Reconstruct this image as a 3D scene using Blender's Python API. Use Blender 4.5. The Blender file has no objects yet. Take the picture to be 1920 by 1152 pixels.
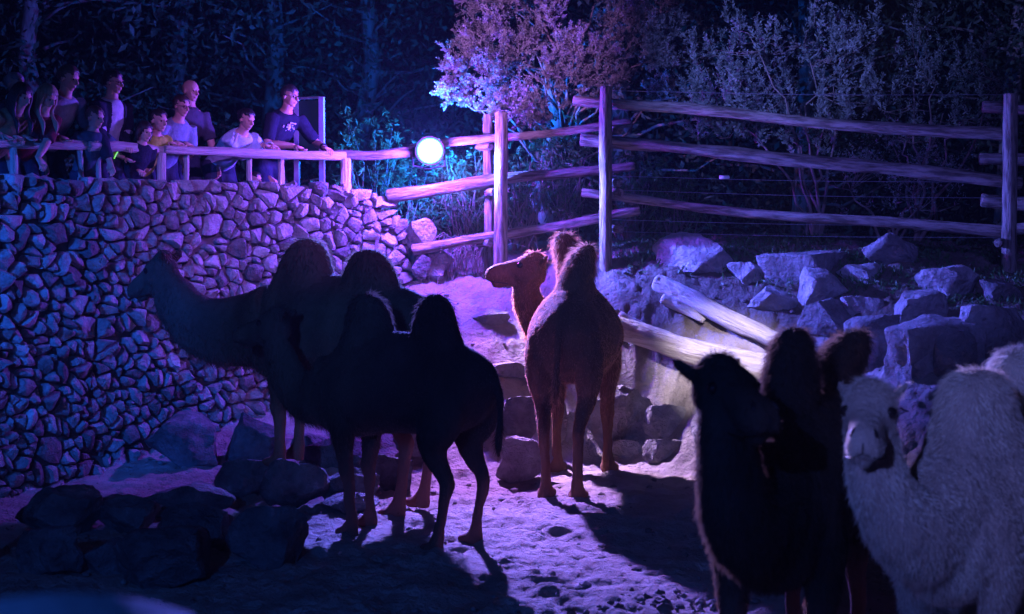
import bpy, bmesh, math, random
import numpy as np
from mathutils import Vector, Matrix, Quaternion

random.seed(7)
rng = np.random.default_rng(11)
scene = bpy.context.scene
COL = scene.collection
R = math.radians

# ------------------------------------------------------------------ camera
CAM_H = 2.2
PITCH = 2.98
FPX = 2667.0                      # focal length in photograph pixels (1920 wide)
cam_data = bpy.data.cameras.new('camera')
cam = bpy.data.objects.new('camera', cam_data)
COL.objects.link(cam)
cam.location = (0, 0, CAM_H)
cam.rotation_euler = (R(90 - PITCH), 0, 0)
cam_data.sensor_width = 36.0
cam_data.lens = 36.0 * FPX / 1920.0
cam_data.clip_start = 0.05
cam_data.clip_end = 2000
cam_data.dof.use_dof = True
cam_data.dof.focus_distance = 12.6
cam_data.dof.aperture_fstop = 2.8
scene.camera = cam

# ------------------------------------------------------------------ sky and moon
world = bpy.data.worlds.new('World')
scene.world = world
world.use_nodes = True
wn = world.node_tree.nodes
sky = wn.new('ShaderNodeTexSky')
sky.sky_type = 'NISHITA'
sky.sun_disc = False
sky.sun_elevation = R(-3.0)
sky.sun_rotation = R(150)
sky.ozone_density = 4.0
wn['Background'].inputs['Strength'].default_value = 0.005
world.node_tree.links.new(sky.outputs[0], wn['Background'].inputs['Color'])
moon_d = bpy.data.lights.new('moonlight', 'SUN')
moon_d.energy = 0.02
moon_d.angle = R(0.5)
moon_d.color = (0.2, 0.45, 1.0)
moon = bpy.data.objects.new('moonlight', moon_d)
COL.objects.link(moon)
moon.rotation_euler = (R(50), 0, R(-25))

scene.view_settings.view_transform = 'Standard'
scene.view_settings.look = 'None'
scene.view_settings.exposure = 0.0
scene.view_settings.gamma = 1.0
scene.cycles.use_denoising = True
scene.cycles.max_bounces = 5
scene.cycles.diffuse_bounces = 2
scene.cycles.glossy_bounces = 2
scene.cycles.transmission_bounces = 3
scene.cycles.transparent_max_bounces = 6
scene.cycles.volume_bounces = 0
scene.cycles.sample_clamp_indirect = 3.0
scene.cycles.caustics_reflective = False
scene.cycles.caustics_refractive = False

cp, sp = math.cos(R(PITCH)), math.sin(R(PITCH))
def P(px, py, d):
    """world point seen at photograph pixel (px, py) whose ground distance (world Y) is d"""
    u = (px - 960.0) / FPX
    v = (576.0 - py) / FPX
    y = cp + v * sp
    z = -sp + v * cp
    return Vector((u / y * d, d, CAM_H + z / y * d))
def PZ(px, py, z):
    """world point at pixel (px, py) lying on the level z"""
    a = P(px, py, 1.0)
    t = (z - CAM_H) / (a.z - CAM_H)
    return Vector((a.x * t, t, z))

# ------------------------------------------------------------------ numpy noise
_tab = rng.random(4096)
def _h(ix, iy, iz):
    return _tab[(ix * 73856093 ^ iy * 19349663 ^ iz * 83492791) & 4095]
def vnoise(p):
    p = np.asarray(p, float)
    i = np.floor(p).astype(np.int64)
    f = p - i
    f = f * f * (3 - 2 * f)
    x, y, z = i[..., 0], i[..., 1], i[..., 2]
    fx, fy, fz = f[..., 0], f[..., 1], f[..., 2]
    r = 0
    for dx in (0, 1):
        for dy in (0, 1):
            for dz in (0, 1):
                w = (fx if dx else 1 - fx) * (fy if dy else 1 - fy) * (fz if dz else 1 - fz)
                r = r + w * _h(x + dx, y + dy, z + dz)
    return r * 2 - 1
def fbm(p, octaves=3):
    p = np.asarray(p, float)
    s = 0; a = 1.0
    for k in range(octaves):
        s = s + a * vnoise(p * (2 ** k) + 17.3 * k)
        a *= 0.5
    return s

# ------------------------------------------------------------------ materials
_mats = {}
def mat(name, col, col2=None, rough=0.8, scale=6.0, stretch=(1, 1, 1), bump=0.3, bump_scale=30.0,
        bump_dist=0.02, detail=5.0, spec=0.3, lo=0.35, hi=0.65, col3=None, translucent=0.0, emit=None, metal=0.0,
        per_object=0.0, coat=0.0, leg=None):
    if name in _mats:
        return _mats[name]
    m = bpy.data.materials.new(name)
    m.use_nodes = True
    nt = m.node_tree; n = nt.nodes; L = nt.links
    b = n['Principled BSDF']
    b.inputs['Roughness'].default_value = rough
    b.inputs['Specular IOR Level'].default_value = spec
    b.inputs['Metallic'].default_value = metal
    tc = n.new('ShaderNodeTexCoord')
    mp = n.new('ShaderNodeMapping')
    mp.inputs['Scale'].default_value = stretch
    L.new(tc.outputs['Object'], mp.inputs['Vector'])
    vec = mp.outputs['Vector']
    if per_object > 0:
        oi = n.new('ShaderNodeObjectInfo')
        va = n.new('ShaderNodeVectorMath'); va.operation = 'MULTIPLY_ADD'
        va.inputs[1].default_value = (1, 1, 1)
        cb = n.new('ShaderNodeVectorMath'); cb.operation = 'SCALE'
        cb.inputs[0].default_value = (37, 21, 53)
        L.new(oi.outputs['Random'], cb.inputs['Scale'])
        L.new(vec, va.inputs[0]); L.new(cb.outputs[0], va.inputs[2])
        vec = va.outputs[0]
    nz = n.new('ShaderNodeTexNoise')
    nz.inputs['Scale'].default_value = scale
    nz.inputs['Detail'].default_value = detail
    nz.inputs['Roughness'].default_value = 0.62
    L.new(vec, nz.inputs['Vector'])
    cr = n.new('ShaderNodeValToRGB')
    c2 = col2 or tuple(c * 0.6 for c in col)
    cr.color_ramp.elements[0].position = lo; cr.color_ramp.elements[0].color = (*c2, 1)
    cr.color_ramp.elements[1].position = hi; cr.color_ramp.elements[1].color = (*col, 1)
    if col3:
        e = cr.color_ramp.elements.new(min(0.95, hi + 0.12)); e.color = (*col3, 1)
    L.new(nz.outputs['Fac'], cr.inputs['Fac'])
    csock = cr.outputs['Color']
    if per_object > 0:
        hs = n.new('ShaderNodeHueSaturation')
        mr = n.new('ShaderNodeMapRange')
        mr.inputs['To Min'].default_value = 1 - per_object
        mr.inputs['To Max'].default_value = 1 + per_object * 0.6
        L.new(oi.outputs['Random'], mr.inputs['Value'])
        L.new(mr.outputs[0], hs.inputs['Value'])
        L.new(csock, hs.inputs['Color'])
        csock = hs.outputs['Color']
    if leg:                                  # another coat colour below a height (socks)
        sx = n.new('ShaderNodeSeparateXYZ'); L.new(tc.outputs['Object'], sx.inputs[0])
        m2 = n.new('ShaderNodeMapRange'); m2.inputs['From Min'].default_value = leg[1]; m2.inputs['From Max'].default_value = leg[2]
        L.new(sx.outputs['Z'], m2.inputs['Value'])
        mc = n.new('ShaderNodeMix'); mc.data_type = 'RGBA'
        L.new(m2.outputs[0], mc.inputs['Factor']); mc.inputs['A'].default_value = (*leg[0], 1); L.new(csock, mc.inputs['B'])
        csock = mc.outputs['Result']
    L.new(csock, b.inputs['Base Color'])
    if bump > 0:
        bn = n.new('ShaderNodeTexNoise')
        bn.inputs['Scale'].default_value = bump_scale
        bn.inputs['Detail'].default_value = 6.0
        bn.inputs['Roughness'].default_value = 0.65
        L.new(vec, bn.inputs['Vector'])
        bp = n.new('ShaderNodeBump')
        bp.inputs['Strength'].default_value = bump
        bp.inputs['Distance'].default_value = bump_dist
        L.new(bn.outputs['Fac'], bp.inputs['Height'])
        L.new(bp.outputs['Normal'], b.inputs['Normal'])
    if emit:
        b.inputs['Emission Color'].default_value = (*emit[0], 1)
        b.inputs['Emission Strength'].default_value = emit[1]
    if translucent > 0:
        tr = n.new('ShaderNodeBsdfTranslucent')
        L.new(csock, tr.inputs['Color'])
        mx = n.new('ShaderNodeMixShader')
        mx.inputs[0].default_value = translucent
        L.new(b.outputs[0], mx.inputs[1]); L.new(tr.outputs[0], mx.inputs[2])
        L.new(mx.outputs[0], n['Material Output'].inputs['Surface'])
    _mats[name] = m
    return m

# ------------------------------------------------------------------ object helpers
_mw = {}
def link(o, M=None, parent=None):
    """link o with world matrix M, as a child of parent if given"""
    COL.objects.link(o)
    M = M if M is not None else Matrix.Identity(4)
    if parent is not None:
        o.parent = parent
        o.matrix_local = _mw[parent.name].inverted() @ M
    else:
        o.matrix_world = M
    _mw[o.name] = M.copy()
    return o
def tag(o, label=None, cat=None, group=None, kind=None):
    if label: o['label'] = label
    if cat: o['category'] = cat
    if group: o['group'] = group
    if kind: o['kind'] = kind
    return o
def thing(name, label, cat, loc=(0, 0, 0), rz=0.0, group=None):
    o = bpy.data.objects.new(name, None)
    o.empty_display_size = 0.1
    link(o, Matrix.Translation(loc) @ Matrix.Rotation(rz, 4, 'Z'))
    return tag(o, label, cat, group)
def mesh_from(name, verts, faces, smooth=False):
    me = bpy.data.meshes.new(name)
    me.from_pydata([tuple(v) for v in verts], [], [tuple(f) for f in faces])
    me.update()
    if smooth:
        me.polygons.foreach_set('use_smooth', [True] * len(me.polygons))
    return me
def mesh_tris(name, verts, tris, smooth=False):
    """fast mesh from numpy arrays (verts n x 3, faces m x k, all of one size)"""
    me = bpy.data.meshes.new(name)
    verts = np.ascontiguousarray(verts, np.float32); tris = np.ascontiguousarray(tris, np.int32)
    k = tris.shape[1]
    me.vertices.add(len(verts)); me.vertices.foreach_set('co', verts.ravel())
    me.loops.add(tris.size); me.loops.foreach_set('vertex_index', tris.ravel())
    me.polygons.add(len(tris))
    me.polygons.foreach_set('loop_start', np.arange(0, tris.size, k, dtype=np.int32))
    me.polygons.foreach_set('loop_total', np.full(len(tris), k, np.int32))
    me.update(calc_edges=True)
    if smooth:
        me.polygons.foreach_set('use_smooth', [True] * len(me.polygons))
    return me
def obj(name, me, material, parent=None, M=None):
    o = bpy.data.objects.new(name, me)
    if material is not None and not me.materials:
        me.materials.append(material)
    return link(o, M, parent)

class MB:
    """collects closed shapes into one vertex/face list"""
    def __init__(s): s.v = []; s.f = []
    def add(s, v, f):
        k = len(s.v)
        s.v.extend([Vector(a) for a in v]); s.f.extend([tuple(i + k for i in q) for q in f])
    def box(s, c, h, M=None):
        v = [Vector((c[0] + a * h[0], c[1] + b * h[1], c[2] + d * h[2])) for a in (-1, 1) for b in (-1, 1) for d in (-1, 1)]
        if M is not None: v = [M @ a for a in v]
        s.add(v, [(0, 1, 3, 2), (4, 6, 7, 5), (0, 4, 5, 1), (2, 3, 7, 6), (0, 2, 6, 4), (1, 5, 7, 3)])
    def rings(s, rings, cap=True):
        n = len(rings[0]); v = [p for r in rings for p in r]; f = []
        for i in range(len(rings) - 1):
            for j in range(n):
                a = i * n + j; b = i * n + (j + 1) % n
                f.append((a, b, b + n, a + n))
        if cap:
            c0 = sum(rings[0], Vector()) / n; c1 = sum(rings[-1], Vector()) / n
            v += [c0, c1]; k = len(v)
            for j in range(n):
                f.append((k - 2, (j + 1) % n, j))
                b = (len(rings) - 1) * n
                f.append((k - 1, b + j, b + (j + 1) % n))
        s.add(v, f)
    def tube(s, pts, rad, n=10, smooth=0, side=None):
        """round or elliptic tube; rad items are r or (r_side, r_up); side = preferred side vector"""
        pts = [Vector(p) for p in pts]
        rad = [(r, r) if not isinstance(r, (tuple, list)) else tuple(r) for r in rad]
        if smooth:
            pts, rad = catmull(pts, rad, smooth)
        rings = []
        prev = None
        for i, p in enumerate(pts):
            t = (pts[min(i + 1, len(pts) - 1)] - pts[max(i - 1, 0)]).normalized()
            if side is not None:
                sd = Vector(side) - t * Vector(side).dot(t)
                if sd.length < 1e-4: sd = t.orthogonal()
            elif prev is not None:
                sd = prev - t * prev.dot(t)
            else:
                sd = t.orthogonal()
            sd.normalize(); prev = sd
            up = t.cross(sd)
            rs, ru = rad[i]
            rings.append([p + sd * (rs * math.cos(2 * math.pi * j / n)) + up * (ru * math.sin(2 * math.pi * j / n)) for j in range(n)])
        # rounded ends
        s.rings(rings)
    def ball(s, c, r, nu=14, nv=9, M=None):
        r = (r, r, r) if not isinstance(r, (tuple, list)) else r
        c = Vector(c); rings = []
        for i in range(1, nv):
            a = math.pi * i / nv
            rg = []
            for j in range(nu):
                b = 2 * math.pi * j / nu
                q = Vector((r[0] * math.sin(a) * math.cos(b), r[1] * math.sin(a) * math.sin(b), r[2] * math.cos(a)))
                rg.append(c + (M @ q if M is not None else q))
            rings.append(rg)
        s.rings(rings)
        # move the cap centres out to the poles
        top = Vector((0, 0, r[2])); bot = Vector((0, 0, -r[2]))
        if M is not None: top = M @ top; bot = M @ bot
        s.v[-2] = c + top; s.v[-1] = c + bot
    def mesh(s, name, smooth=False):
        return mesh_from(name, s.v, s.f, smooth)

def catmull(pts, rad, k):
    P_ = [pts[0]] + pts + [pts[-1]]; Q_ = [rad[0]] + rad + [rad[-1]]
    op, orr = [], []
    for i in range(1, len(P_) - 2):
        for j in range(k):
            t = j / k
            w = (-.5 * t + t * t - .5 * t ** 3, 1 - 2.5 * t * t + 1.5 * t ** 3, .5 * t + 2 * t * t - 1.5 * t ** 3, -.5 * t * t + .5 * t ** 3)
            op.append(sum((P_[i - 1 + a] * w[a] for a in range(4)), Vector()))
            u = t * t * (3 - 2 * t)
            orr.append(tuple(Q_[i][c] * (1 - u) + Q_[i + 1][c] * u for c in range(2)))
    op.append(pts[-1]); orr.append(rad[-1])
    return op, orr

def remesh(mb, voxel, smooth_it=4, name='m', noise=None):
    """union of all closed shapes in mb as one continuous surface"""
    me = mb.mesh('tmp')
    bm = bmesh.new(); bm.from_mesh(me)
    bmesh.ops.recalc_face_normals(bm, faces=bm.faces)
    bm.to_mesh(me); bm.free()
    o = bpy.data.objects.new('tmp', me); COL.objects.link(o)
    md = o.modifiers.new('r', 'REMESH'); md.mode = 'VOXEL'; md.voxel_size = voxel; md.adaptivity = 0
    dg = bpy.context.evaluated_depsgraph_get(); dg.update()
    out = bpy.data.meshes.new_from_object(o.evaluated_get(dg))
    bpy.data.objects.remove(o); bpy.data.meshes.remove(me)
    out.name = name
    n = len(out.vertices)
    co = np.empty(n * 3, np.float32); out.vertices.foreach_get('co', co); co = co.reshape(-1, 3).astype(float)
    ed = np.empty(len(out.edges) * 2, np.int32); out.edges.foreach_get('vertices', ed); ed = ed.reshape(-1, 2)
    deg = np.bincount(ed.ravel(), minlength=n).astype(float)[:, None]; deg[deg == 0] = 1
    def lap(c):
        s = np.zeros_like(c)
        for k in range(3):
            s[:, k] = np.bincount(ed[:, 0], c[ed[:, 1], k], n) + np.bincount(ed[:, 1], c[ed[:, 0], k], n)
        return s / deg - c
    for i in range(smooth_it):
        co = co + 0.55 * lap(co)
        co = co - 0.50 * lap(co)
    if noise is not None:
        co = noise(co)
    out.vertices.foreach_set('co', co.astype(np.float32).ravel())
    out.update()
    out.polygons.foreach_set('use_smooth', [True] * len(out.polygons))
    out.materials.clear()
    return out

# ================================================================== terrain
_ctrl = []
def _g(px, py, d): _ctrl.append(tuple(P(px, py, d)))
for q in [(130, 868, 13.0), (300, 800, 13.7), (420, 752, 14.3), (560, 715, 14.6), (680, 640, 14.7),
          (760, 650, 14.2), (830, 560, 14.9), (840, 522, 15.3), (900, 500, 15.6), (740, 560, 15.1),
          (930, 695, 13.8), (935, 765, 13.45), (700, 760, 13.7), (960, 905, 12.55), (800, 850, 12.95),
          (1210, 735, 13.9), (1100, 720, 13.95), (1200, 690, 14.0), (1200, 640, 14.12), (1060, 620, 14.3), (1230, 880, 13.2), (1080, 865, 13.5), (1180, 862, 13.55), (1000, 560, 14.7),
          (1300, 560, 14.45), (1300, 482, 14.95), (1480, 480, 14.7), (1600, 482, 14.6), (1800, 505, 14.3), (1960, 510, 14.2),
          (1150, 480, 15.1), (1050, 490, 15.3), (1600, 600, 13.75), (1800, 620, 13.2), (1500, 650, 13.75), (1400, 650, 13.95), (1400, 705, 13.75), (1550, 725, 13.25), (1700, 720, 12.35), (1900, 690, 12.3),
          (1960, 760, 11.9), (1750, 790, 11.9), (1500, 770, 13.0), (1350, 760, 13.3), (1350, 885, 12.9)]:
    _g(*q)
for x in np.linspace(-7, 7, 8):
    for y in (2, 4.5, 7, 9, 10.6):
        _ctrl.append((x, y, 0.0))
for x, y in ((0.2, 12.6), (.7, 12.7), (1.2, 12.6), (.45, 12.95), (.9, 13.0), (1.2, 13.2), (.6, 13.3), (-6, 12), (-4.3, 11.7), (-3, 11.4), (-1.2, 11.7), (0.3, 12.0), (1.5, 11.8), (3, 11.0), (5, 10.8), (-3.2, 12.6), (-2.0, 12.6)):
    _ctrl.append((x, y, 0.0 if (y < 12.2 or x > 0) else 0.08))
for x in np.linspace(-8, 8, 9):
    for y in (16.3, 18, 21):
        _ctrl.append((x, y, 2.03))
_ctrl += [(-7, 13.5, 0.1), (-6, 14.5, 0.6), (6, 12.2, 1.0), (7, 13.5, 1.7), (6.5, 15, 2.0)]
_C = np.array(_ctrl)
def _tps(r2):
    return 0.5 * r2 * np.log(r2 + 1e-9)
_n = len(_C)
_K = _tps(((_C[:, None, :2] - _C[None, :, :2]) ** 2).sum(-1)) + 0.006 * np.eye(_n)
_Pm = np.c_[np.ones(_n), _C[:, :2]]
_A = np.block([[_K, _Pm], [_Pm.T, np.zeros((3, 3))]])
_w = np.linalg.solve(_A, np.r_[_C[:, 2], np.zeros(3)])
def base_height(x, y):
    x = np.asarray(x, float); y = np.asarray(y, float); sh = x.shape
    xc = np.clip(x.ravel(), -8, 8); yc = np.clip(y.ravel(), 2, 20)
    out = np.empty_like(xc)
    for k in range(0, len(xc), 20000):
        a = np.c_[xc[k:k + 20000], yc[k:k + 20000]]
        out[k:k + 20000] = _tps(((a[:, None, :] - _C[None, :, :2]) ** 2).sum(-1)) @ _w[:_n] + np.c_[np.ones(len(a)), a] @ _w[_n:]
    return np.clip(out, -0.03, 2.12).reshape(sh)
def gz(x, y):
    return float(base_height(np.array([x]), np.array([y]))[0])
def ground_at(px, py, lo=4.0, hi=17.0):
    """the point of the ground seen at a pixel"""
    ds = np.linspace(lo, hi, 400)
    a = P(px, py, 1.0)
    zs = CAM_H + (a.z - CAM_H) * ds
    h = base_height(a.x * ds, ds)
    k = np.argmax(zs <= h)
    if zs[k] > h[k]: k = len(ds) - 1
    return Vector((a.x * ds[k], ds[k], float(h[k])))

def axis(dense, lo, hi, far):
    a = np.arange(lo, hi, dense)
    g = [hi]; s = dense
    while g[-1] < far:
        s *= 1.35; g.append(g[-1] + s)
    return a, np.array(g)
xa, xr = axis(0.027, -4.6, 5.0, 400)
_, xl = axis(0.027, 0, 4.6, 400)
xs = np.r_[-xl[::-1], xa[1:], xr]
ya, yr = axis(0.027, 7.3, 15.9, 400)
_, yl = axis(0.027, 0, -7.3, 60)
ys = np.r_[-yl[::-1], ya[1:], yr]
GX, GY = np.meshgrid(xs, ys)
GZ = base_height(GX, GY)
flat = np.clip(1.2 - GZ * 1.6, 0.0, 1.0)
pts = np.stack([GX, GY, np.zeros_like(GX)], -1)
GZ = GZ + 0.025 * fbm(pts * 1.3, 3) + (1 - flat) * (0.045 * fbm(pts * np.array([4.0, 4.0, 1]) + 5, 4) + 0.035 * np.abs(fbm(pts * 9 + 2, 3))) \
    + flat * 0.016 * fbm(pts * np.array([5.5, 8.0, 1]) + 9, 3) + 0.012 * fbm(pts * 17 + 3, 2)
# hoof prints and scuffs in the sand
for k in range(1700):
    cx = rng.uniform(-3.4, 4.5); cy = 7.4 + 6.2 * rng.random() ** 1.2
    rx, ry = rng.uniform(0.04, 0.10), rng.uniform(0.03, 0.07)
    dep = rng.uniform(0.006, 0.024)
    i0, i1 = np.searchsorted(ys, [cy - 3 * ry, cy + 3 * ry]); j0, j1 = np.searchsorted(xs, [cx - 3 * rx, cx + 3 * rx])
    if i1 <= i0 or j1 <= j0: continue
    q = ((GX[i0:i1, j0:j1] - cx) / rx) ** 2 + ((GY[i0:i1, j0:j1] - cy) / ry) ** 2
    GZ[i0:i1, j0:j1] += dep * (-np.exp(-q * 1.2) + 0.55 * np.exp(-((np.sqrt(q) - 1.5) ** 2) * 3)) * np.clip(flat[i0:i1, j0:j1] + 0.3, 0, 1)
ny, nx = GX.shape
idx = np.arange(ny * nx).reshape(ny, nx)
quads = np.stack([idx[:-1, :-1], idx[:-1, 1:], idx[1:, 1:], idx[1:, :-1]], -1).reshape(-1, 4)
sand = mat('sand', (0.40, 0.34, 0.29), (0.25, 0.205, 0.17), rough=0.95, scale=2.2, bump=0.9, bump_scale=26, bump_dist=0.06, spec=0.15)
gme = mesh_tris('ground', np.stack([GX, GY, GZ], -1).reshape(-1, 3), quads, True)
# dark soil on the right bank and behind the fence, pale sand on the floor and ramp
soil = np.clip((GX - 0.75 + 0.25 * fbm(pts * 1.7, 2)) / .35, 0, 1) * np.clip((GZ - 1.0 + .15 * fbm(pts * 3, 2)) / .25, 0, 1)
soil = np.maximum(soil, np.clip((GY - 15.2) / .4, 0, 1))
at = gme.attributes.new('soil', 'FLOAT', 'POINT'); at.data.foreach_set('value', soil.astype(np.float32).ravel())
nt = sand.node_tree; pb = nt.nodes['Principled BSDF']
an = nt.nodes.new('ShaderNodeAttribute'); an.attribute_name = 'soil'
mx = nt.nodes.new('ShaderNodeMix'); mx.data_type = 'RGBA'
src = pb.inputs['Base Color'].links[0].from_socket
hs = nt.nodes.new('ShaderNodeHueSaturation'); hs.inputs['Value'].default_value = .38; hs.inputs['Saturation'].default_value = 1.25
nt.links.new(src, hs.inputs['Color']); nt.links.new(an.outputs['Fac'], mx.inputs['Factor']); nt.links.new(src, mx.inputs['A']); nt.links.new(hs.outputs['Color'], mx.inputs['B'])
nt.links.new(mx.outputs['Result'], pb.inputs['Base Color'])
ground = obj('ground', gme, sand)
tag(ground, 'sandy enclosure floor rising as a dirt bank to the fence', 'ground', kind='structure')

# ================================================================== rock meshes
def rock_mesh(name, seed, size, cuts=11, rough=0.045, sub=4, squash=0.0):
    rg = np.random.default_rng(seed)
    bm = bmesh.new()
    bmesh.ops.create_icosphere(bm, subdivisions=sub, radius=1.0)
    co = np.array([v.co for v in bm.verts])
    for k in range(cuts):
        n_ = rg.normal(size=3); n_ /= np.linalg.norm(n_)
        if k == 0: n_ = np.array([rg.normal() * .25, rg.normal() * .25, 1.0]); n_ /= np.linalg.norm(n_)
        if k == 1: n_ = np.array([rg.normal() * .5, -1.0, rg.normal() * .3]); n_ /= np.linalg.norm(n_)
        d_ = rg.uniform(0.45, 0.78)
        e = co @ n_ - d_
        co = co - np.outer(np.clip(e, 0, None) * 0.97, n_)
    ext = np.abs(co).max(0)
    co = co / ext
    co = co + rough * 2.0 * fbm(co * 2.1 + seed, 3)[:, None] * co - rough * 1.4 * np.abs(fbm(co * 4.5 + seed * 3, 3))[:, None] * co
    co = co * np.array(size) * 0.5
    for v, c in zip(bm.verts, co): v.co = c
    me = bpy.data.meshes.new(name); bm.to_mesh(me); bm.free()
    me.polygons.foreach_set('use_smooth', [True] * len(me.polygons))
    try:
        me.set_sharp_from_angle(angle=R(24))
    except Exception:
        pass
    return me
stone_dark = mat('boulder_stone', (0.20, 0.19, 0.18), (0.07, 0.066, 0.062), rough=0.85, scale=4.5, bump=1.0, bump_scale=9,
                 bump_dist=0.12, col3=(0.42, 0.41, 0.40), per_object=0.35, spec=0.3)
stone_pale = mat('bank_stone', (0.36, 0.33, 0.31), (0.17, 0.15, 0.14), rough=0.85, scale=4.0, bump=1.0, bump_scale=9,
                 bump_dist=0.12, col3=(0.55, 0.53, 0.5), per_object=0.3, spec=0.3)
def boulder(x0, x1, y0, y1, label, seed, group, material=stone_dark, depth=0.8, rot=0.0, d=None, cuts=11, sink=0.12):
    """a rock whose outline fills the pixel box x0..x1, y0..y1 and whose foot stands on the ground"""
    g = ground_at((x0 + x1) / 2, y1)
    if d is not None: g = P((x0 + x1) / 2, y1, d)
    s = g.y / FPX
    w, h = (x1 - x0) * s * 1.18, (y1 - y0) * s * 1.1
    dep = w * depth
    h2 = h * (1 + sink) * 1.04
    me = rock_mesh('boulder', seed, (w, dep, h2), cuts=cuts)
    M = Matrix.Translation((g.x, g.y + dep * 0.42, g.z - h * sink + h2 / 2)) @ Matrix.Rotation(R(rot), 4, 'Y')
    return tag(obj('boulder', me, material, M=M), label, 'boulder', group)

GA = 'dark boulders of the left foreground pile'
for i, b in enumerate([
    (262, 415, 785, 884, 'big square-cut dark boulder below the wall, tallest of the left pile'),
    (416, 532, 792, 872, 'smooth grey boulder right of the tall square-cut boulder'),
    (528, 606, 806, 858, 'small block behind the front feet of the rear left camel'),
    (362, 502, 860, 946, 'dark sloping boulder in front of the smooth grey boulder'),
    (490, 603, 876, 962, 'squarish boulder under the front feet of the rear left camel'),
    (592, 702, 886, 950, 'flat dark boulder between the square boulder and the front camel legs'),
    (568, 690, 818, 884, 'flat-topped rock just right of the rear left camel front feet'),
    (34, 172, 926, 1016, 'rounded boulder at far left with a pale top, second row of the pile'),
    (158, 282, 936, 1002, 'low wedge boulder with a pale slanted face, left pile'),
    (262, 418, 908, 978, 'long low rounded boulder in the middle of the left pile'),
    (292, 434, 962, 1042, 'ridge-backed boulder directly behind the biggest front boulder'),
    (426, 572, 944, 1072, 'dark boulder at the right end of the left pile beside the sand'),
    (24, 138, 1004, 1088, 'round boulder at the lower left corner of the pile'),
    (198, 406, 998, 1106, 'widest boulder at the front of the left pile'),
    (148, 236, 1018, 1078, 'small stone wedged between the corner boulder and the widest boulder'),
    (698, 772, 858, 922, 'small boulder seen between the front and hind legs of the left camels'),
    (600, 700, 930, 965, 'thin slab lying on the sand beside the left camel front hooves'),
]):
    boulder(*b[:5], 100 + i * 7, GA, stone_dark, depth=0.75, cuts=9 + i % 4, sink=.2)
GB = 'rocks stepping up behind the middle camel'
for i, b in enumerate([
    (938, 1036, 828, 908, 'pointed rock left of the middle camel hind leg', None),
    (946, 1012, 742, 832, 'cracked rock in the terrace edge above the pointed rock', None),
    (1006, 1060, 748, 860, 'rock half hidden behind the middle camel legs', None),
    (1108, 1228, 744, 856, 'large flat-faced rock right of the middle camel front leg', None),
    (1214, 1300, 752, 826, 'rock beside the large flat-faced rock, under the fallen log', None),
    (1136, 1204, 826, 866, 'low pinkish stone at the foot of the large flat-faced rock', None),
    (1212, 1286, 824, 872, 'bright slanted stone on the sand right of the middle camel', None),
    (886, 1004, 682, 722, 'long flat step stone left of the middle camel', None),
    (880, 952, 588, 622, 'half buried stone on the purple dirt ramp', None),
    (866, 945, 756, 800, 'rubble stone below the step stone', None),
    (740, 800, 800, 860, 'rock behind the hind legs of the left camels', None),
    (1060, 1112, 770, 850, 'rock between the hind legs of the middle camel', None),
    (1290, 1380, 780, 850, 'rock under the log behind the right dark camel head', None),
]):
    boulder(*b[:5], 300 + i * 5, GB, stone_pale, depth=0.45, cuts=10)
GC = 'rocks on the dirt bank at right'
for i, b in enumerate([
    (1248, 1368, 458, 524, 'broad pale rock at the top left of the right bank'),
    (1444, 1578, 472, 556, 'big rock with one pale side at the middle of the bank top'),
    (1640, 1738, 448, 508, 'split pale rock just under the right fence rails'),
    (1504, 1594, 508, 590, 'reddish triangular rock in front of the big half pale rock'),
    (1418, 1508, 558, 602, 'flat grey rock left of the reddish triangular rock'),
    (1518, 1600, 588, 642, 'small mottled rock right of the dark front hump'),
    (1604, 1706, 594, 690, 'dirt covered rock between the mottled rock and the tall bank rock'),
    (1692, 1770, 554, 622, 'pale blunt rock above the tall bank rock'),
    (1688, 1842, 584, 720, 'tallest rock of the right bank with a bright lower edge'),
    (1816, 1926, 584, 680, 'pale pointed rock at the right edge of the photo'),
    (1770, 1830, 640, 724, 'small rock at the right foot of the tallest bank rock'),
    (1700, 1760, 640, 716, 'bright thin rock sliver at the left foot of the tallest bank rock'),
    (1590, 1660, 500, 545, 'low dark rock right of the reddish triangular rock'),
    (1380, 1450, 500, 540, 'small jagged rock left of the big half pale rock'),
    (1745, 1830, 520, 570, 'grey jagged rock between the split pale rock and the right edge rock'),
    (1850, 1915, 530, 575, 'small rock below the foot of the right fence post'),
    (1590, 1650, 560, 600, 'jagged rock just above the dirt covered rock'),
]):
    boulder(b[0] - 8, b[1] + 8, b[2] - 10, b[3], b[4], 500 + i * 3, GC, stone_pale, depth=0.7, cuts=12, sink=0.25)

# ================================================================== stone retaining wall
wall_px = [(-170, 11.2), (0, 12.0), (150, 12.75), (300, 13.45), (420, 14.0), (540, 14.5), (650, 14.95), (740, 15.3), (800, 15.55), (860, 15.85)]
_wx = [(px - 960) / FPX * d for px, d in wall_px]; _wy = [d for _, d in wall_px]
_ws = [0.0]
for i in range(1, len(_wx)): _ws.append(_ws[-1] + math.hypot(_wx[i] - _wx[i - 1], _wy[i] - _wy[i - 1]))
WL = _ws[-1]
def wall_pt(s):
    x = np.interp(s, _ws, _wx); y = np.interp(s, _ws, _wy)
    e = 0.25
    dx = np.interp(s + e, _ws, _wx) - np.interp(s - e, _ws, _wx); dy = np.interp(s + e, _ws, _wy) - np.interp(s - e, _ws, _wy)
    l = math.hypot(dx, dy) or 1
    return Vector((float(x), float(y), 0)), Vector((dy / l, -dx / l, 0)), Vector((dx / l, dy / l, 0))
def s_of_px(px):
    return float(np.interp(px, [p for p, _ in wall_px], _ws))
_top_s = [0, s_of_px(660), s_of_px(705), s_of_px(745), s_of_px(770), s_of_px(800), WL]
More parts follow.
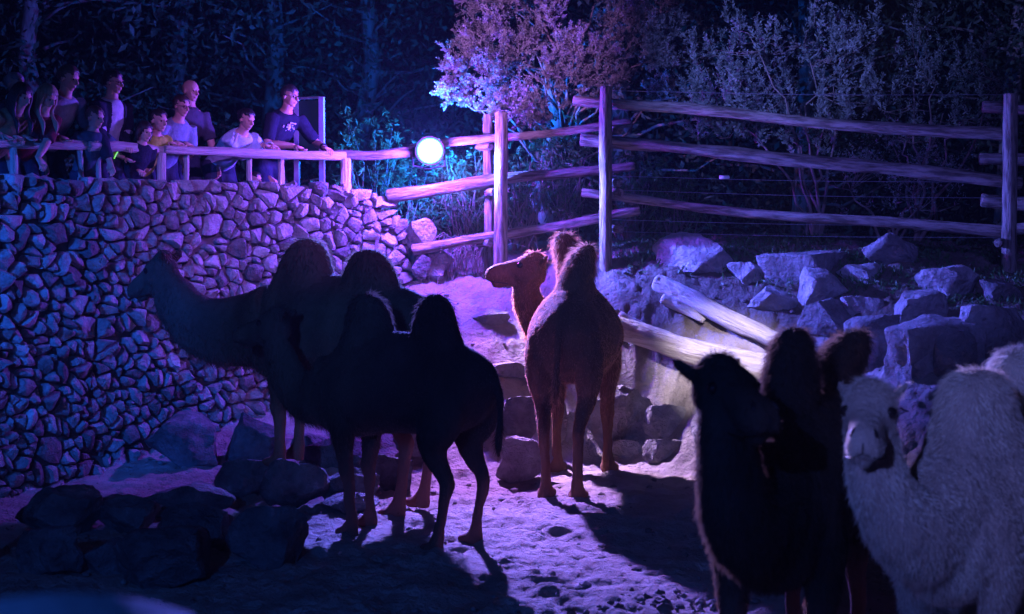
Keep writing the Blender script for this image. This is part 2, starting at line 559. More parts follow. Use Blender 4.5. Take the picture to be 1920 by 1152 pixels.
_top_z = [2.66, 2.69, 2.58, 2.38, 2.12, 1.98, 1.86]
def wall_top(s): return float(np.interp(s, _top_s, _top_z))
_base_s = np.linspace(0, WL, 30)
_base_z = np.array([gz(wall_pt(s)[0].x + wall_pt(s)[1].x * .05, wall_pt(s)[0].y + wall_pt(s)[1].y * .05) for s in _base_s])
def wall_base(s): return float(np.interp(s, _base_s, _base_z)) - 0.06
def wall_world(s, z, out):
    p, n_, t_ = wall_pt(s)
    bat = 0.05 * (2.7 - z)                       # slight batter
    return p + n_ * (out + bat) + Vector((0, 0, z))
wall = thing('stone_wall', 'curved dry-stone retaining wall of many pale rough stones under the railing', 'wall', wall_world(s_of_px(300), 0.2, 0))
core = MB()
S_ = np.linspace(0, WL, 60)
prof = []
for s in S_:
    zt = wall_top(s) - 0.10; zb = wall_base(s) - 0.25
    prof.append([wall_world(s, zb, -0.03), wall_world(s, zt, -0.05), wall_world(s, zt, -0.5), wall_world(s, zb, -0.75)])
core.rings(prof)
obj('wall_core', core.mesh('wall_core'), mat('wall_earth', (0.13, 0.11, 0.10), rough=1.0, scale=9), wall)
# voronoi packed stones
rg = np.random.default_rng(5)
seeds = []
z = -0.1
while z < 2.85:
    s = rg.uniform(0, 0.1)
    hrow = rg.uniform(0.055, 0.125)
    while s < WL:
        wd = rg.uniform(0.075, 0.19) if rg.random() > 0.12 else rg.uniform(0.22, 0.30)
        zz = z + rg.uniform(-0.06, 0.06) + 0.03 * math.sin(s * 2.3)
        if wall_base(s) - 0.05 < zz < wall_top(s) + rg.uniform(-0.05, 0.03):
            (seeds.append((s + rg.uniform(-0.03, 0.03), zz)) if rg.random() > .14 else None)
        s += wd
    z += hrow
seeds = np.array(seeds)
wgt = rg.uniform(-.42, .42, len(seeds))
def clip_poly(poly, mx, my, nx_, ny_):
    out = []
    for i in range(len(poly)):
        a, b = poly[i - 1], poly[i]
        da = (a[0] - mx) * nx_ + (a[1] - my) * ny_; db = (b[0] - mx) * nx_ + (b[1] - my) * ny_
        if da <= 0: 
            if db <= 0: out.append(b)
            else:
                t = da / (da - db); out.append((a[0] + (b[0] - a[0]) * t, a[1] + (b[1] - a[1]) * t))
        elif db <= 0:
            t = da / (da - db); out.append((a[0] + (b[0] - a[0]) * t, a[1] + (b[1] - a[1]) * t)); out.append(b)
    return out
stones = []
for i, (s, z) in enumerate(seeds):
    zc = min(z + .13, wall_top(s) + rg.uniform(-.02, .05)); zc = max(zc, z + .05)
    poly = [(s - .19, z - .13), (s + .19, z - .13), (s + .19, zc), (s - .19, zc)]
    dd = (seeds[:, 0] - s) ** 2 + (seeds[:, 1] - z) ** 2
    for j in np.argsort(dd)[1:16]:
        if dd[j] < 1e-8: continue
        q = seeds[j]
        tt = min(.74, max(.26, .5 + (wgt[i] - wgt[j]) * .5))
        poly = clip_poly(poly, s + (q[0] - s) * tt, z + (q[1] - z) * tt, q[0] - s, q[1] - z)
        if len(poly) < 3: break
    if len(poly) < 3: continue
    c = np.mean(poly, 0)
    # resample the outline to eight corners with jitter
    per = []
    for k in range(len(poly)):
        a, b = np.array(poly[k - 1]), np.array(poly[k])
        per += [a, (a + b) / 2] if np.linalg.norm(b - a) > 0.09 else [a]
    shrink = rg.uniform(0.88, 0.99)
    ring = []
    for k in range(len(per)):
        q = c + (per[k] - c) * shrink * rg.uniform(0.80, 1.04)
        q = 0.82 * q + 0.18 * (c + ((per[k - 1] + per[(k + 1) % len(per)]) / 2 - c) * shrink)
        ring.append(q)
    n_ = len(ring)
    size = math.sqrt(max(1e-4, np.ptp([r_[0] for r_ in ring]) * np.ptp([r_[1] for r_ in ring])))
    proud = rg.uniform(0.012, 0.06) + size * 0.10
    tilt = rg.normal(size=2) * 0.38
    v = []
    for r_ in ring: v.append(wall_world(r_[0], r_[1], -0.09))
    for r_ in ring:
        o_ = (r_ - c) @ tilt
        v.append(wall_world(r_[0], r_[1], proud * 0.42 + 0.5 * o_ + rg.uniform(-.008, .008)))
    for r_ in ring:
        e_ = c + (r_ - c) * rg.uniform(0.52, 0.74)
        o_ = (e_ - c) @ tilt
        v.append(wall_world(e_[0], e_[1], proud * rg.uniform(0.85, 1.1) + o_))
    cc = c + rg.normal(size=2) * 0.012
    v.append(wall_world(cc[0], cc[1], proud * 1.08))
    f = []
    for k in range(n_):
        a, b = k, (k + 1) % n_
        f += [(a, b, b + n_, a + n_), (a + n_, b + n_, b + 2 * n_, a + 2 * n_), (a + 2 * n_, b + 2 * n_, 3 * n_)]
    p3 = wall_world(c[0], c[1], proud)
    px_ = p3.x / p3.y * FPX + 960
    stones.append((size / p3.y if -30 < px_ < 870 else 0, p3, v, f))
stones.sort(key=lambda q: -q[0])
stone_wall_mat = mat('wall_stone', (0.42, 0.39, 0.36), (0.22, 0.19, 0.17), rough=0.9, scale=7, bump=1.0, bump_scale=15, bump_dist=0.09,
                     col3=(0.55, 0.52, 0.5), per_object=0.6, spec=0.25)
fill = MB()
for i, (sz, p3, v, f) in enumerate(stones):
    if i < 300:
        me = mesh_from('stone', [q - p3 for q in v], f)
        me.polygons.foreach_set('use_smooth', [True] * len(me.polygons))
        try: me.set_sharp_from_angle(angle=R(30))
        except Exception: pass
        obj('stone', me, stone_wall_mat, wall, Matrix.Translation(p3))
    else:
        fill.add(v, f)
if fill.v:
    o = obj('stone_fill', fill.mesh('stone_fill'), stone_wall_mat, wall); o['kind'] = 'stuff'
print('wall stones', len(stones))
# loose cap stones along the top of the wall
caps = 0
for px in range(-30, 735, 17):
    s = s_of_px(px + rg.uniform(-5, 5)); zt = wall_top(s)
    w_ = rg.uniform(0.10, 0.2)
    me = rock_mesh('stone', 900 + px, (w_, rg.uniform(.12, .2), rg.uniform(0.07, 0.15)), cuts=7, sub=1)
    obj('cap_stone', me, stone_wall_mat, wall, Matrix.Translation(wall_world(s, zt - 0.015 + rg.uniform(-.03, .02), rg.uniform(-.2, -.05))) @ Matrix.Rotation(rg.uniform(0, 6), 4, 'Z') @ Matrix.Rotation(rg.uniform(-.4, .4), 4, 'X'))
# stones tumbled at the low end of the wall
for i, b in enumerate([(770, 806, 470, 520, 'pinkish block at the stepped low end of the stone wall'),
                       (800, 846, 462, 506, 'rounded stone under the lowest fence rail by the wall end'),
                       (752, 812, 410, 462, 'flat slab on top of the stepped low end of the stone wall'),
                       (790, 838, 496, 526, 'low block at the foot of the wall end')]):
    boulder(*b, 700 + i, 'stones at the low end of the wall', stone_wall_mat, d=15.15 + 0.08 * (i % 2), cuts=9)

# loose pebbles and clods over sand and bank
peb = MB(); prng = np.random.default_rng(21)
ico = bmesh.new(); bmesh.ops.create_icosphere(ico, subdivisions=1, radius=1.0)
ivs = [v.co.copy() for v in ico.verts]; ifs = [[v.index for v in f.verts] for f in ico.faces]; ico.free()
spots_ = [(prng.uniform(-4, 4.4), prng.uniform(7.6, 15)) for _ in range(1100)]
spots_ += [(prng.normal(.9, .28), prng.normal(8.35, .12)) for _ in range(70)]        # dung heap low in the middle
hz_ = base_height(np.array([q[0] for q in spots_]), np.array([q[1] for q in spots_]))
for (x, y), z in zip(spots_, hz_):
    r = 0.006 + 0.028 * prng.random() ** 3 + (.014 if abs(y - 8.35) < .4 and abs(x - .9) < .6 else 0)
    if z > .4: r *= 1.5
    sc_ = prng.uniform(.6, 1.2, 3)
    peb.add([Vector((x + v.x * r * sc_[0] * prng.uniform(.8, 1.2), y + v.y * r * sc_[1], z + .01 + v.z * r * .7 * sc_[2])) for v in ivs], ifs)
tag(obj('pebbles', peb.mesh('pebbles'), mat('pebble', (.22, .19, .17), (.09, .07, .06), rough=.9, scale=1.5)), 'small pebbles and clods strewn over the sand and bank', 'pebbles', kind='stuff')

# walkway behind the wall
FLOOR = 2.05
wv = [wall_world(s, 0, -0.42) for s in np.linspace(0, s_of_px(760), 20)]
wk = [Vector((p.x, p.y, FLOOR)) for p in wv] + [Vector((1.0, 19.5, FLOOR)), Vector((-9, 19.5, FLOOR)), Vector((-9, 11, FLOOR))]
bm = bmesh.new(); bm.faces.new([bm.verts.new(p) for p in wk])
rr = bmesh.ops.extrude_face_region(bm, geom=bm.faces[:])
for e in rr['geom']:
    if isinstance(e, bmesh.types.BMVert): e.co.z -= 0.25
bmesh.ops.recalc_face_normals(bm, faces=bm.faces)
me = bpy.data.meshes.new('walkway'); bm.to_mesh(me); bm.free()
tag(obj('walkway', me, mat('walkway_gravel', (0.16, 0.14, 0.12), rough=1.0, scale=12)), 'gravel visitor walkway behind the stone wall', 'walkway', kind='structure')

# ================================================================== logs, rails and posts
wood = mat('weathered_wood', (0.34, 0.28, 0.23), (0.11, 0.085, 0.065), rough=0.9, scale=8, stretch=(3.2, 3.2, 0.45), bump=1.0, bump_scale=16,
           bump_dist=0.05, per_object=0.3, spec=0.2, lo=0.40, hi=0.58)
wood_pale = mat('barkless_wood', (0.60, 0.53, 0.44), (0.38, 0.32, 0.26), rough=0.75, scale=7, stretch=(3, 3, 0.3), bump=1.0, bump_scale=13,
                bump_dist=0.06, per_object=0.1, spec=0.3)
def log_mesh(name, length, r0, r1, seed=0, bend=0.03, n=16, rough=0.13, squash=1.0, step=0.07):
    """a log along local Z from 0 to length, bark-bare, slightly bent, with bevelled sawn ends"""
    k = max(4, int(length / step))
    zz = np.linspace(0, length, k + 1)
    rings = []
    rr = np.random.default_rng(seed); ph = rr.uniform(0, 6, 4)
    def ring(z, sc):
        t = z / length
        cx = bend * math.sin(t * 3.1 + ph[0]) + bend * .4 * math.sin(t * 9 + ph[1]); cy = bend * math.sin(t * 2.6 + ph[2])
        r = r0 + (r1 - r0) * t
        a = np.arange(n) / n * 2 * math.pi
        nz_ = fbm(np.stack([np.cos(a) * 1.3 + seed, np.sin(a) * 1.3, np.full(n, z * 1.9)], -1), 3)
        q = r * sc * (1 + rough * 1.6 * nz_)
        return [Vector((cx + q[j] * math.cos(a[j]), cy + q[j] * math.sin(a[j]) * squash, z)) for j in range(n)]
    rings.append(ring(0, 0.88))
    rings.append(ring(0.012, 1.0))
    for z in zz[1:-1]: rings.append(ring(z, 1.0))
    rings.append(ring(length - 0.012, 1.0)); rings.append(ring(length, 0.88))
    mb = MB(); mb.rings(rings)
    me = mb.mesh(name, True)
    try: me.set_sharp_from_angle(angle=R(50))
    except Exception: pass
    return me
def log_between(name, a, b, r0, r1, parent, material=None, seed=0, bend=0.02, **kw):
    a, b = Vector(a), Vector(b)
    d = b - a
    q = Vector((0, 0, 1)).rotation_difference(d)
    return obj(name, log_mesh(name, d.length, r0, r1, seed, bend, **kw), material or wood, parent, Matrix.Translation(a) @ q.to_matrix().to_4x4())

# --- railing in front of the visitors
railing = thing('log_railing', 'low log railing on the stone wall in front of the visitors', 'railing', P(300, 345, 13.4))
RAIL = [(-120, 266, 11.6), (0, 270, 12.15), (180, 274, 13.05), (360, 283, 13.95), (640, 292, 15.05)]
rail_w = [P(*q) for q in RAIL]
def rail_at(px):
    p = [q[0] for q in RAIL]
    return P(px, float(np.interp(px, p, [q[1] for q in RAIL])), float(np.interp(px, p, [q[2] for q in RAIL])))
log_between('rail', rail_at(-120), rail_at(165), 0.043, 0.046, railing, wood_pale, seed=1)
log_between('rail', rail_at(160), rail_at(318), 0.048, 0.044, railing, wood_pale, seed=2)
log_between('rail', rail_at(306), rail_at(648), 0.040, 0.052, railing, wood_pale, seed=3)
for i, (px, r) in enumerate([(24, .036), (150, .027), (184, .025), (302, .038), (349, .026), (467, .027), (527, .036), (648, .058)]):
    t = rail_at(px); s = s_of_px(px)
    b = Vector((t.x, t.y, wall_top(s_of_px(min(px, 655))) - 0.12))
    log_between('post', b, (t.x, t.y, t.z - 0.03), r, r * 0.95, railing, wood_pale, seed=10 + i, bend=0.004)
band = MB(); q = rail_at(168)
band.tube([q - Vector((.02, .023, 0)), q + Vector((.02, .023, 0))], [.064, .064], 14)
obj('strap', band.mesh('strap', True), mat('black_rubber', (0.02, 0.02, 0.02), rough=.6), railing)

# --- corner log fence
fence = thing('log_fence', 'tall three-rail log fence between the lamp and the tall bank post', 'fence', P(1040, 470, 15.0))
def post(px, ytop, ybase, d, r, parent, seed):
    a = P(px, ybase, d); b = P(px, ytop, d)
    a = Vector((b.x, b.y, min(a.z, gz(b.x, b.y)) - 0.15))
    return log_between('post', a, b, r * 1.05, r * 0.97, parent, seed=seed, bend=0.006, rough=0.05)
post(939, 210, 470, 15.02, 0.070, fence, 31)
post(916, 215, 470, 15.32, 0.052, fence, 32)
post(1137, 162, 478, 14.88, 0.066, fence, 33)
log_between('rail', P(626, 292, 15.14), P(800, 281, 15.24), 0.054, 0.062, fence, seed=41)
log_between('rail', P(770, 281, 15.34), P(1184, 229, 15.08), 0.050, 0.046, fence, seed=42)
log_between('rail', P(726, 371, 15.2), P(1190, 308, 15.08), 0.072, 0.052, fence, seed=43, bend=.03)
log_between('rail', P(772, 465, 15.2), P(1200, 397, 15.08), 0.056, 0.052, fence, seed=44)
for i, (px, py) in enumerate([(905, 276), (912, 361), (905, 457), (1148, 268 + 75), (1150, 245), (1150, 362), (1150, 430)]):
    d0 = 15.2 if px < 1000 else 15.0
    log_between('peg', P(px - 8, py, d0 + .12), P(px + 14, py, d0 - .14), 0.042, 0.040, fence, seed=60 + i, bend=0.0, step=.05)
fence2 = thing('log_fence', 'long sagging three-rail log fence along the top of the right bank', 'fence', P(1500, 470, 14.6))
post(1897, 176, 508, 14.2, 0.070, fence2, 35)
log_between('rail', P(1074, 191, 15.05), P(1890, 249, 14.36), 0.056, 0.062, fence2, seed=51, bend=.035)
log_between('rail', P(1088, 264, 15.0), P(1915, 343, 14.36), 0.062, 0.066, fence2, seed=52, bend=.02)
log_between('rail', P(1090, 364, 15.0), P(1890, 434, 14.36), 0.046, 0.056, fence2, seed=53, bend=.035)
for i, (x0, y0, x1, y1, r) in enumerate([(1842, 201, 2060, 214, .062), (1836, 294, 2060, 304, .06), (1840, 378, 2060, 396, .07), (1880, 430, 2060, 440, .06)]):
    log_between('rail', P(x0, y0, 14.5), P(x1, y1, 14.3), r, r, fence2, seed=70 + i)
post(2120, 176, 508, 14.2, 0.070, fence2, 36)
log_between('peg', P(1880, 454, 14.35), P(1872, 456, 14.05), 0.042, 0.04, fence2, seed=80, step=.05, bend=0)
wire_m = mat('fence_wire', (0.35, 0.35, 0.38), rough=.4, metal=.8, bump=0)
for i, (y0, y1) in enumerate([(170, 178), (330, 342), (356, 372), (412, 424), (434, 446)]):
    mb = MB(); a, b = P(1140, y0, 14.98), P(1897, y1, 14.3)
    mb.tube([a, (a + b) / 2 + Vector((0, 0, -.02)), b], [.0028] * 3, 5, smooth=5)
    obj('wire', mb.mesh('wire'), wire_m, fence2)
mb = MB(); q = P(1358, 333, 14.78); mb.tube([q - Vector((.055, 0, 0)), q - Vector((.05, 0, 0)), q + Vector((.05, 0, 0)), q + Vector((.055, 0, 0))], [.008, .02, .02, .008], 8)
obj('insulator', mb.mesh('insulator', True), mat('white_plastic', (.7, .7, .7), rough=.4, bump=0), fence2)

# --- fallen logs
def fallen(pts, rad, label, seed, material=wood_pale):
    pts = [Vector(p) for p in pts]
    pp, rr = catmull(pts, [(r, r) for r in rad], 10)
    mb = MB(); rings = []; n = 20
    prev = None
    for i, p in enumerate(pp):
        t = (pp[min(i + 1, len(pp) - 1)] - pp[max(i - 1, 0)]).normalized()
        sd = Vector((0, 0, 1)).cross(t).normalized(); up = t.cross(sd)
        a = np.arange(n) / n * 2 * math.pi
        nz_ = fbm(np.stack([np.cos(a) * 1.5 + seed, np.sin(a) * 1.5, np.full(n, i * .35)], -1), 3)
        r = rr[i][0] * (1 + 0.12 * nz_)
        if i in (0, len(pp) - 1): r = r * .8
        rings.append([p + sd * r[j] * math.cos(a[j]) + up * r[j] * math.sin(a[j]) for j in range(n)])
    mb.rings(rings)
    c = pts[len(pts) // 2]
    d = (pts[-1] - pts[0])
    q = Vector((0, 0, 1)).rotation_difference(d).to_matrix().to_4x4()
    M = Matrix.Translation(c) @ q; Mi = M.inverted()
    mb.v = [Mi @ v for v in mb.v]
    me = mb.mesh('fallen_log', True)
    return tag(obj('fallen_log', me, material, M=M), label, 'log', 'fallen logs on the bank')
fallen([P(1110, 602, 14.0), P(1200, 626, 13.95), P(1300, 662, 13.75), P(1420, 692, 13.4), P(1600, 720, 12.9), P(1772, 748, 12.5)],
       [.105, .115, .12, .11, .10, .095], 'thick barkless log shining brightly behind the middle and right dark camels', 3)
fallen([P(1160, 592, 14.25), P(1230, 632, 14.15), P(1330, 660, 13.95), P(1450, 682, 13.6)], [.06, .08, .09, .08],
       'slimmer log lying along the back of the brightly lit thick log', 8)
fallen([P(1228, 528, 14.5), P(1270, 548, 14.4), P(1360, 595, 14.1), P(1460, 640, 13.75), P(1540, 672, 13.4)], [.085, .10, .095, .085, .07],
       'grey broken-ended log higher on the bank, pointing at the dark front hump', 12)
fallen([P(1240, 560, 14.35), P(1275, 575, 14.3), P(1320, 602, 14.15)], [.05, .06, .03], 'short split stub under the broken end of the grey log', 15)

# ================================================================== the lit floodlight on the railing
def emat(name, col, s):
    m = bpy.data.materials.new(name); m.use_nodes = True
    b = m.node_tree.nodes['Principled BSDF']
    b.inputs['Base Color'].default_value = (.8, .8, .8, 1)
    b.inputs['Emission Color'].default_value = (*col, 1); b.inputs['Emission Strength'].default_value = s
    return m
def spot(name, loc, target, power, color, angle, blend=0.6, radius=0.06, parent=None):
    d = bpy.data.lights.new(name, 'SPOT'); d.energy = power; d.color = color
    d.spot_size = R(angle); d.spot_blend = blend; d.shadow_soft_size = radius
    o = bpy.data.objects.new(name, d)
    q = (Vector(target) - Vector(loc)).to_track_quat('-Z', 'Y')
    return link(o, Matrix.Translation(loc) @ q.to_matrix().to_4x4(), parent)
black_metal = mat('black_metal', (0.025, 0.025, 0.028), rough=.45, bump=.05, metal=.3)
def floodlight(loc, target, label, radius, lens, beams, post_to=None, group=None):
    loc = Vector(loc)
    root = thing('floodlight', label, 'floodlight', loc, group=group)
    q = (Vector(target) - loc).to_track_quat('-Z', 'Y').to_matrix().to_4x4()
    M = Matrix.Translation(loc) @ q
    n = 28
    hs = MB()
    def rg_(r, z): return [Vector((r * math.cos(2 * math.pi * j / n), r * math.sin(2 * math.pi * j / n), z)) for j in range(n)]
    # can: closed back, open front with a rim
    hs.rings([rg_(radius * .45, .26), rg_(radius * .8, .24), rg_(radius * .95, .12), rg_(radius * 1.02, .03), rg_(radius * 1.02, -.006), rg_(radius * 1.0, -.006), rg_(radius * .98, .03), rg_(radius * .5, .05)])
    hobj = obj('housing', hs.mesh('housing', True), black_metal, root, M)
    ln = MB()
    ln.rings([rg_(radius * .99, .012), rg_(radius * .97, -.004), rg_(radius * .7, -.022), rg_(radius * .35, -.03)])
    obj('lens', ln.mesh('lens', True), lens, hobj, M)
    br = MB()
    br.tube([(radius * 1.12, 0, .1), (radius * 1.12, .02, .1), (radius * 1.12, -radius * 1.2, .14), (0, -radius * 1.45, .16), (-radius * 1.12, -radius * 1.2, .14), (-radius * 1.12, 0.02, .1)], [.012] * 6, 8)
    obj('bracket', br.mesh('bracket', True), black_metal, root, M)
    if post_to is not None:
        log_between('pole', post_to, loc + Vector((0, 0, -radius * 1.3)), .045, .04, root, black_metal, bend=0.0)
    for pw, colr, tg, ang, bl, *back in beams:
        if tg is None:
            pd = bpy.data.lights.new('glow', 'POINT'); pd.energy = pw; pd.color = colr; pd.shadow_soft_size = radius * .5
            link(bpy.data.objects.new('glow', pd), Matrix.Translation(loc + (Vector(target) - loc).normalized() * .28), root)
            continue
        spot('beam', loc + (back[0] if back else (Vector(target) - loc).normalized() * 0.05), tg, pw, colr, ang, bl, radius * 0.5, root)
    return root
LAMP = P(806, 283, 15.02)
def lens_mat(name, r):
    """hot reflector centre fading to a blue rim that paints the halo into the lens"""
    m = emat(name, (.7, .8, 1), 30); nt = m.node_tree; n = nt.nodes
    tc = n.new('ShaderNodeTexCoord'); sx = n.new('ShaderNodeVectorMath'); sx.operation = 'MULTIPLY'; sx.inputs[1].default_value = (1, 1, 0)
    ln = n.new('ShaderNodeVectorMath'); ln.operation = 'LENGTH'
    nt.links.new(tc.outputs['Object'], sx.inputs[0]); nt.links.new(sx.outputs[0], ln.inputs[0])
    mr = n.new('ShaderNodeMapRange'); mr.inputs['From Max'].default_value = r
    nt.links.new(ln.outputs['Value'], mr.inputs['Value'])
    cr = n.new('ShaderNodeValToRGB'); el = cr.color_ramp.elements
    el[0].position = 0; el[0].color = (1, 1, 1, 1); el[1].position = 1.0; el[1].color = (.01, .20, 1, 1)  # outer blue band is the lamp's halo, painted into the emission colour
    for p, c in ((.62, (.8, .95, 1, 1)), (.82, (.10, .45, 1, 1))):
        e = el.new(p); e.color = c
    st = n.new('ShaderNodeMapRange'); st.interpolation_type = 'SMOOTHSTEP'; st.inputs['From Min'].default_value = r; st.inputs['From Max'].default_value = r * .45
    st.inputs['To Min'].default_value = .30; st.inputs['To Max'].default_value = 25
    nt.links.new(ln.outputs['Value'], st.inputs['Value'])
    nt.links.new(mr.outputs[0], cr.inputs['Fac'])
    b = n['Principled BSDF']; b.inputs['Base Color'].default_value = (.01, .01, .012, 1); b.inputs['Specular IOR Level'].default_value = 0.05
    nt.links.new(cr.outputs['Color'], b.inputs['Emission Color']); nt.links.new(st.outputs[0], b.inputs['Emission Strength'])
    return m
LENS = lens_mat('lamp_glow', .15)
floodlight(LAMP, P(930, 560, 9.0), 'glaring round blue-white floodlight clamped to the log railing', 0.15, LENS, [
    (3500, (0.78, 0.66, 1.0), P(1200, 800, 13.0), 40, .9),
    (5200, (0.50, 0.23, 1.0), P(1080, 900, 11.8), 54, .9),
    (7500, (0.11, 0.15, 1.0), P(950, 900, 7.0), 70, .8),
    (14000, (0.50, 0.36, 1.0), (1.45, 5.7, 1.3), 15, .9),
    (7000, (0.08, 0.13, 1.0), P(1720, 560, 13.9), 58, .9),
    (480, (0.38, 0.015, 1.0), None, 0, 0),
    (700, (0.006, 0.085, 1.0), None, 0, 0),
    (2600, (0.004, 0.12, 1.0), LAMP + Vector((-.1, 2.0, 1.0)), 176, .3, Vector((0, .30, .12))),
])
# floodlights that stand outside the picture, as the coloured pools on the wall, trees and bank show
CORE = emat('violet_glow', (0.5, 0.2, 1.0), 12.0); COREB = emat('blue_glow', (0.05, 0.15, 1.0), 12.0)
floodlight((-5.6, 6.2, 3.4), P(60, 600, 12.2), 'blue floodlight on a pole left of the enclosure', .12, COREB,
           [(3300, (0.012, 0.11, 1.0), P(90, 560, 12.3), 34, 1.0)], post_to=(-5.6, 6.2, 0), group='coloured floodlights')
floodlight((2.9, 4.2, 6.6), P(480, 480, 14.4), 'violet floodlight on a pole right of the enclosure', .12, CORE,
           [(7500, (0.36, 0.12, 1.0), P(600, 410, 14.6), 25, 1.0),
            (2200, (0.13, 0.13, 1.0), P(1580, 400, 14.6), 30, 1.0),
            (19000, (0.82, 0.74, 1.0), P(1370, 662, 13.6), 8.0, 1.0)], post_to=(2.9, 4.2, 0), group='coloured floodlights')  # last narrow beam is added to brighten the fallen log
floodlight((-3.3, 7.4, 4.7), P(1000, 120, 15.6), 'lavender floodlight on a pole beside the viewing place', .12, CORE,
           [(12000, (0.48, 0.21, 0.95), P(970, 110, 15.7), 17, 1.0),
            (9000, (0.16, 0.20, 1.0), P(1470, 80, 15.5), 18, 1.0)], post_to=(-3.3, 7.4, 0), group='coloured floodlights')
floodlight((-2.4, -2.6, 4.2), (2.0, 5.6, 1.2), 'blue floodlight on a pole behind the viewing place', .12, COREB,
           [(3200, (0.20, 0.23, 1.0), (2.4, 5.7, 1.6), 16, .9), (1500, (0.02, 0.14, 1.0), (-1.6, 9, 0.7), 62, 1.0), (3800, (0.05, 0.18, 0.9), (-1.7, 10.7, 1.6), 11, 1.0)], post_to=(-2.4, -2.6, 0), group='coloured floodlights')  # second and third beams are added fill for the boulders and left camels

# ================================================================== information board behind the man at the railing
root = thing('information_board', 'dark information board in a metal frame behind the man in the dark T-shirt', 'sign', P(580, 345, 15.65))
steel = mat('galvanised_steel', (0.5, 0.5, 0.52), (.38, .38, .4), rough=.45, metal=.6, scale=14, bump=.1)
a, b = P(556, 182, 15.7), P(603, 182, 15.55)
for q in (a, b):
    mb = MB(); mb.box((0, 0, 0), (.028, .02, (q.z - FLOOR) / 2)); obj('post', mb.mesh('post'), steel, root, Matrix.Translation((q.x, q.y, (q.z + FLOOR) / 2)) @ Matrix.Rotation(R(-16), 4, 'Z'))
mb = MB(); mb.box((0, 0, 0), ((b - a).length / 2 - .03, .012, .012)); ang = math.atan2(b.y - a.y, b.x - a.x)
obj('top_bar', mb.mesh('top_bar'), steel, root, Matrix.Translation((a + b) / 2 - Vector((0, 0, .012))) @ Matrix.Rotation(ang, 4, 'Z'))
mb = MB(); mb.box((0, 0, 0), ((b - a).length / 2 - .03, .008, .33))
obj('panel', mb.mesh('panel'), mat('board_panel', (.03, .09, .05), (.02, .05, .06), rough=.35, scale=3, bump=0), root, Matrix.Translation((a + b) / 2 - Vector((0, 0, .37))) @ Matrix.Rotation(ang, 4, 'Z'))

# ================================================================== vegetation
def leaf_faces(pos, dirs, nrm, length, width):
    """rhombic leaves: numpy arrays n x 3, n x 3, n x 3, n, n  ->  verts, tris"""
    pos = np.asarray(pos); dirs = np.asarray(dirs); nrm = np.asarray(nrm)
    d = dirs / (np.linalg.norm(dirs, axis=1, keepdims=True) + 1e-9)
    s = np.cross(d, nrm); s /= (np.linalg.norm(s, axis=1, keepdims=True) + 1e-9)
    u = np.cross(s, d)
    L = np.asarray(length)[:, None]; W = np.asarray(width)[:, None]
    a = pos; b = pos + d * L * .5 + s * W * .5 + u * L * .06; c = pos + d * L; e = pos + d * L * .5 - s * W * .5 + u * L * .06
    v = np.stack([a, b, c, e], 1).reshape(-1, 3)
    k = np.arange(len(pos))[:, None] * 4
    return v, np.concatenate([k + np.array([[0, 1, 2]]), k + np.array([[0, 2, 3]])], 0)
class Leaves:
    def __init__(s): s.p = []; s.d = []; s.n = []; s.l = []; s.w = []
    def add(s, p, d, n, l, w): s.p.append(p); s.d.append(d); s.n.append(n); s.l.append(l); s.w.append(w)
    def obj(s, name, material, parent=None, kind=None):
        v, t = leaf_faces(np.concatenate(s.p), np.concatenate(s.d), np.concatenate(s.n), np.concatenate(s.l), np.concatenate(s.w))
        o = obj(name, mesh_tris(name, v, t), material, parent)
        if kind: o['kind'] = kind
        return o
def shoot(L, base, tip, n, spread, ll, lw, droop=0.0, rg=rng):
    """leaves in a spiral round a shoot from base to tip"""
    base = np.array(base); tip = np.array(tip); ax = tip - base; ln = np.linalg.norm(ax); ax = ax / ln
    t = rg.random(n) ** 0.9
    p = base + np.outer(t * ln, ax) + rg.normal(size=(n, 3)) * 0.006
    r = rg.normal(size=(n, 3)); r -= np.outer(r @ ax, ax); r /= np.linalg.norm(r, axis=1, keepdims=True)
    d = r * spread + ax * (0.75) + np.array([0, 0, -droop])
    nn = rg.normal(size=(n, 3)) + ax
    L.add(p, d, nn, ll * rg.uniform(.6, 1.2, n) * (1.1 - .5 * t), lw * rg.uniform(.7, 1.2, n) * (1.1 - .4 * t))
leaf_silver = mat('silver_green_leaf', (0.26, 0.29, 0.24), (0.10, 0.13, 0.09), rough=.6, scale=5, bump=0, translucent=.25, spec=.3)
leaf_juniper = mat('juniper_leaf', (0.30, 0.28, 0.24), (0.10, 0.11, 0.08), rough=.65, scale=4, bump=0, translucent=.25, spec=.25)
leaf_dark = mat('dark_leaf', (0.045, 0.07, 0.035), (0.02, 0.035, 0.018), rough=.6, scale=2, bump=0, translucent=.2)
leaf_green = mat('bamboo_leaf', (0.07, 0.16, 0.05), (0.04, 0.09, 0.03), rough=.5, scale=4, bump=0, translucent=.3)
grass_dry = mat('dry_grass', (0.34, 0.29, 0.20), (.2, .17, .1), rough=.8, scale=4, bump=0, translucent=.25)
bark = mat('bark', (0.22, 0.17, 0.14), (.10, .08, .06), rough=.9, scale=12, stretch=(1, 1, .3), bump=.6, bump_scale=30)
def limb(mb, a, b, r0, r1, wob=.05, n=7, k=5, rg=rng):
    a, b = Vector(a), Vector(b); L_ = (b - a).length
    pts = [a.lerp(b, i / k) + Vector(rg.normal(size=3)) * wob * L_ * (0 if i in (0, k) else 1) * .5 for i in range(k + 1)]
    mb.tube(pts, [r0 + (r1 - r0) * i / k for i in range(k + 1)], n)
    return pts

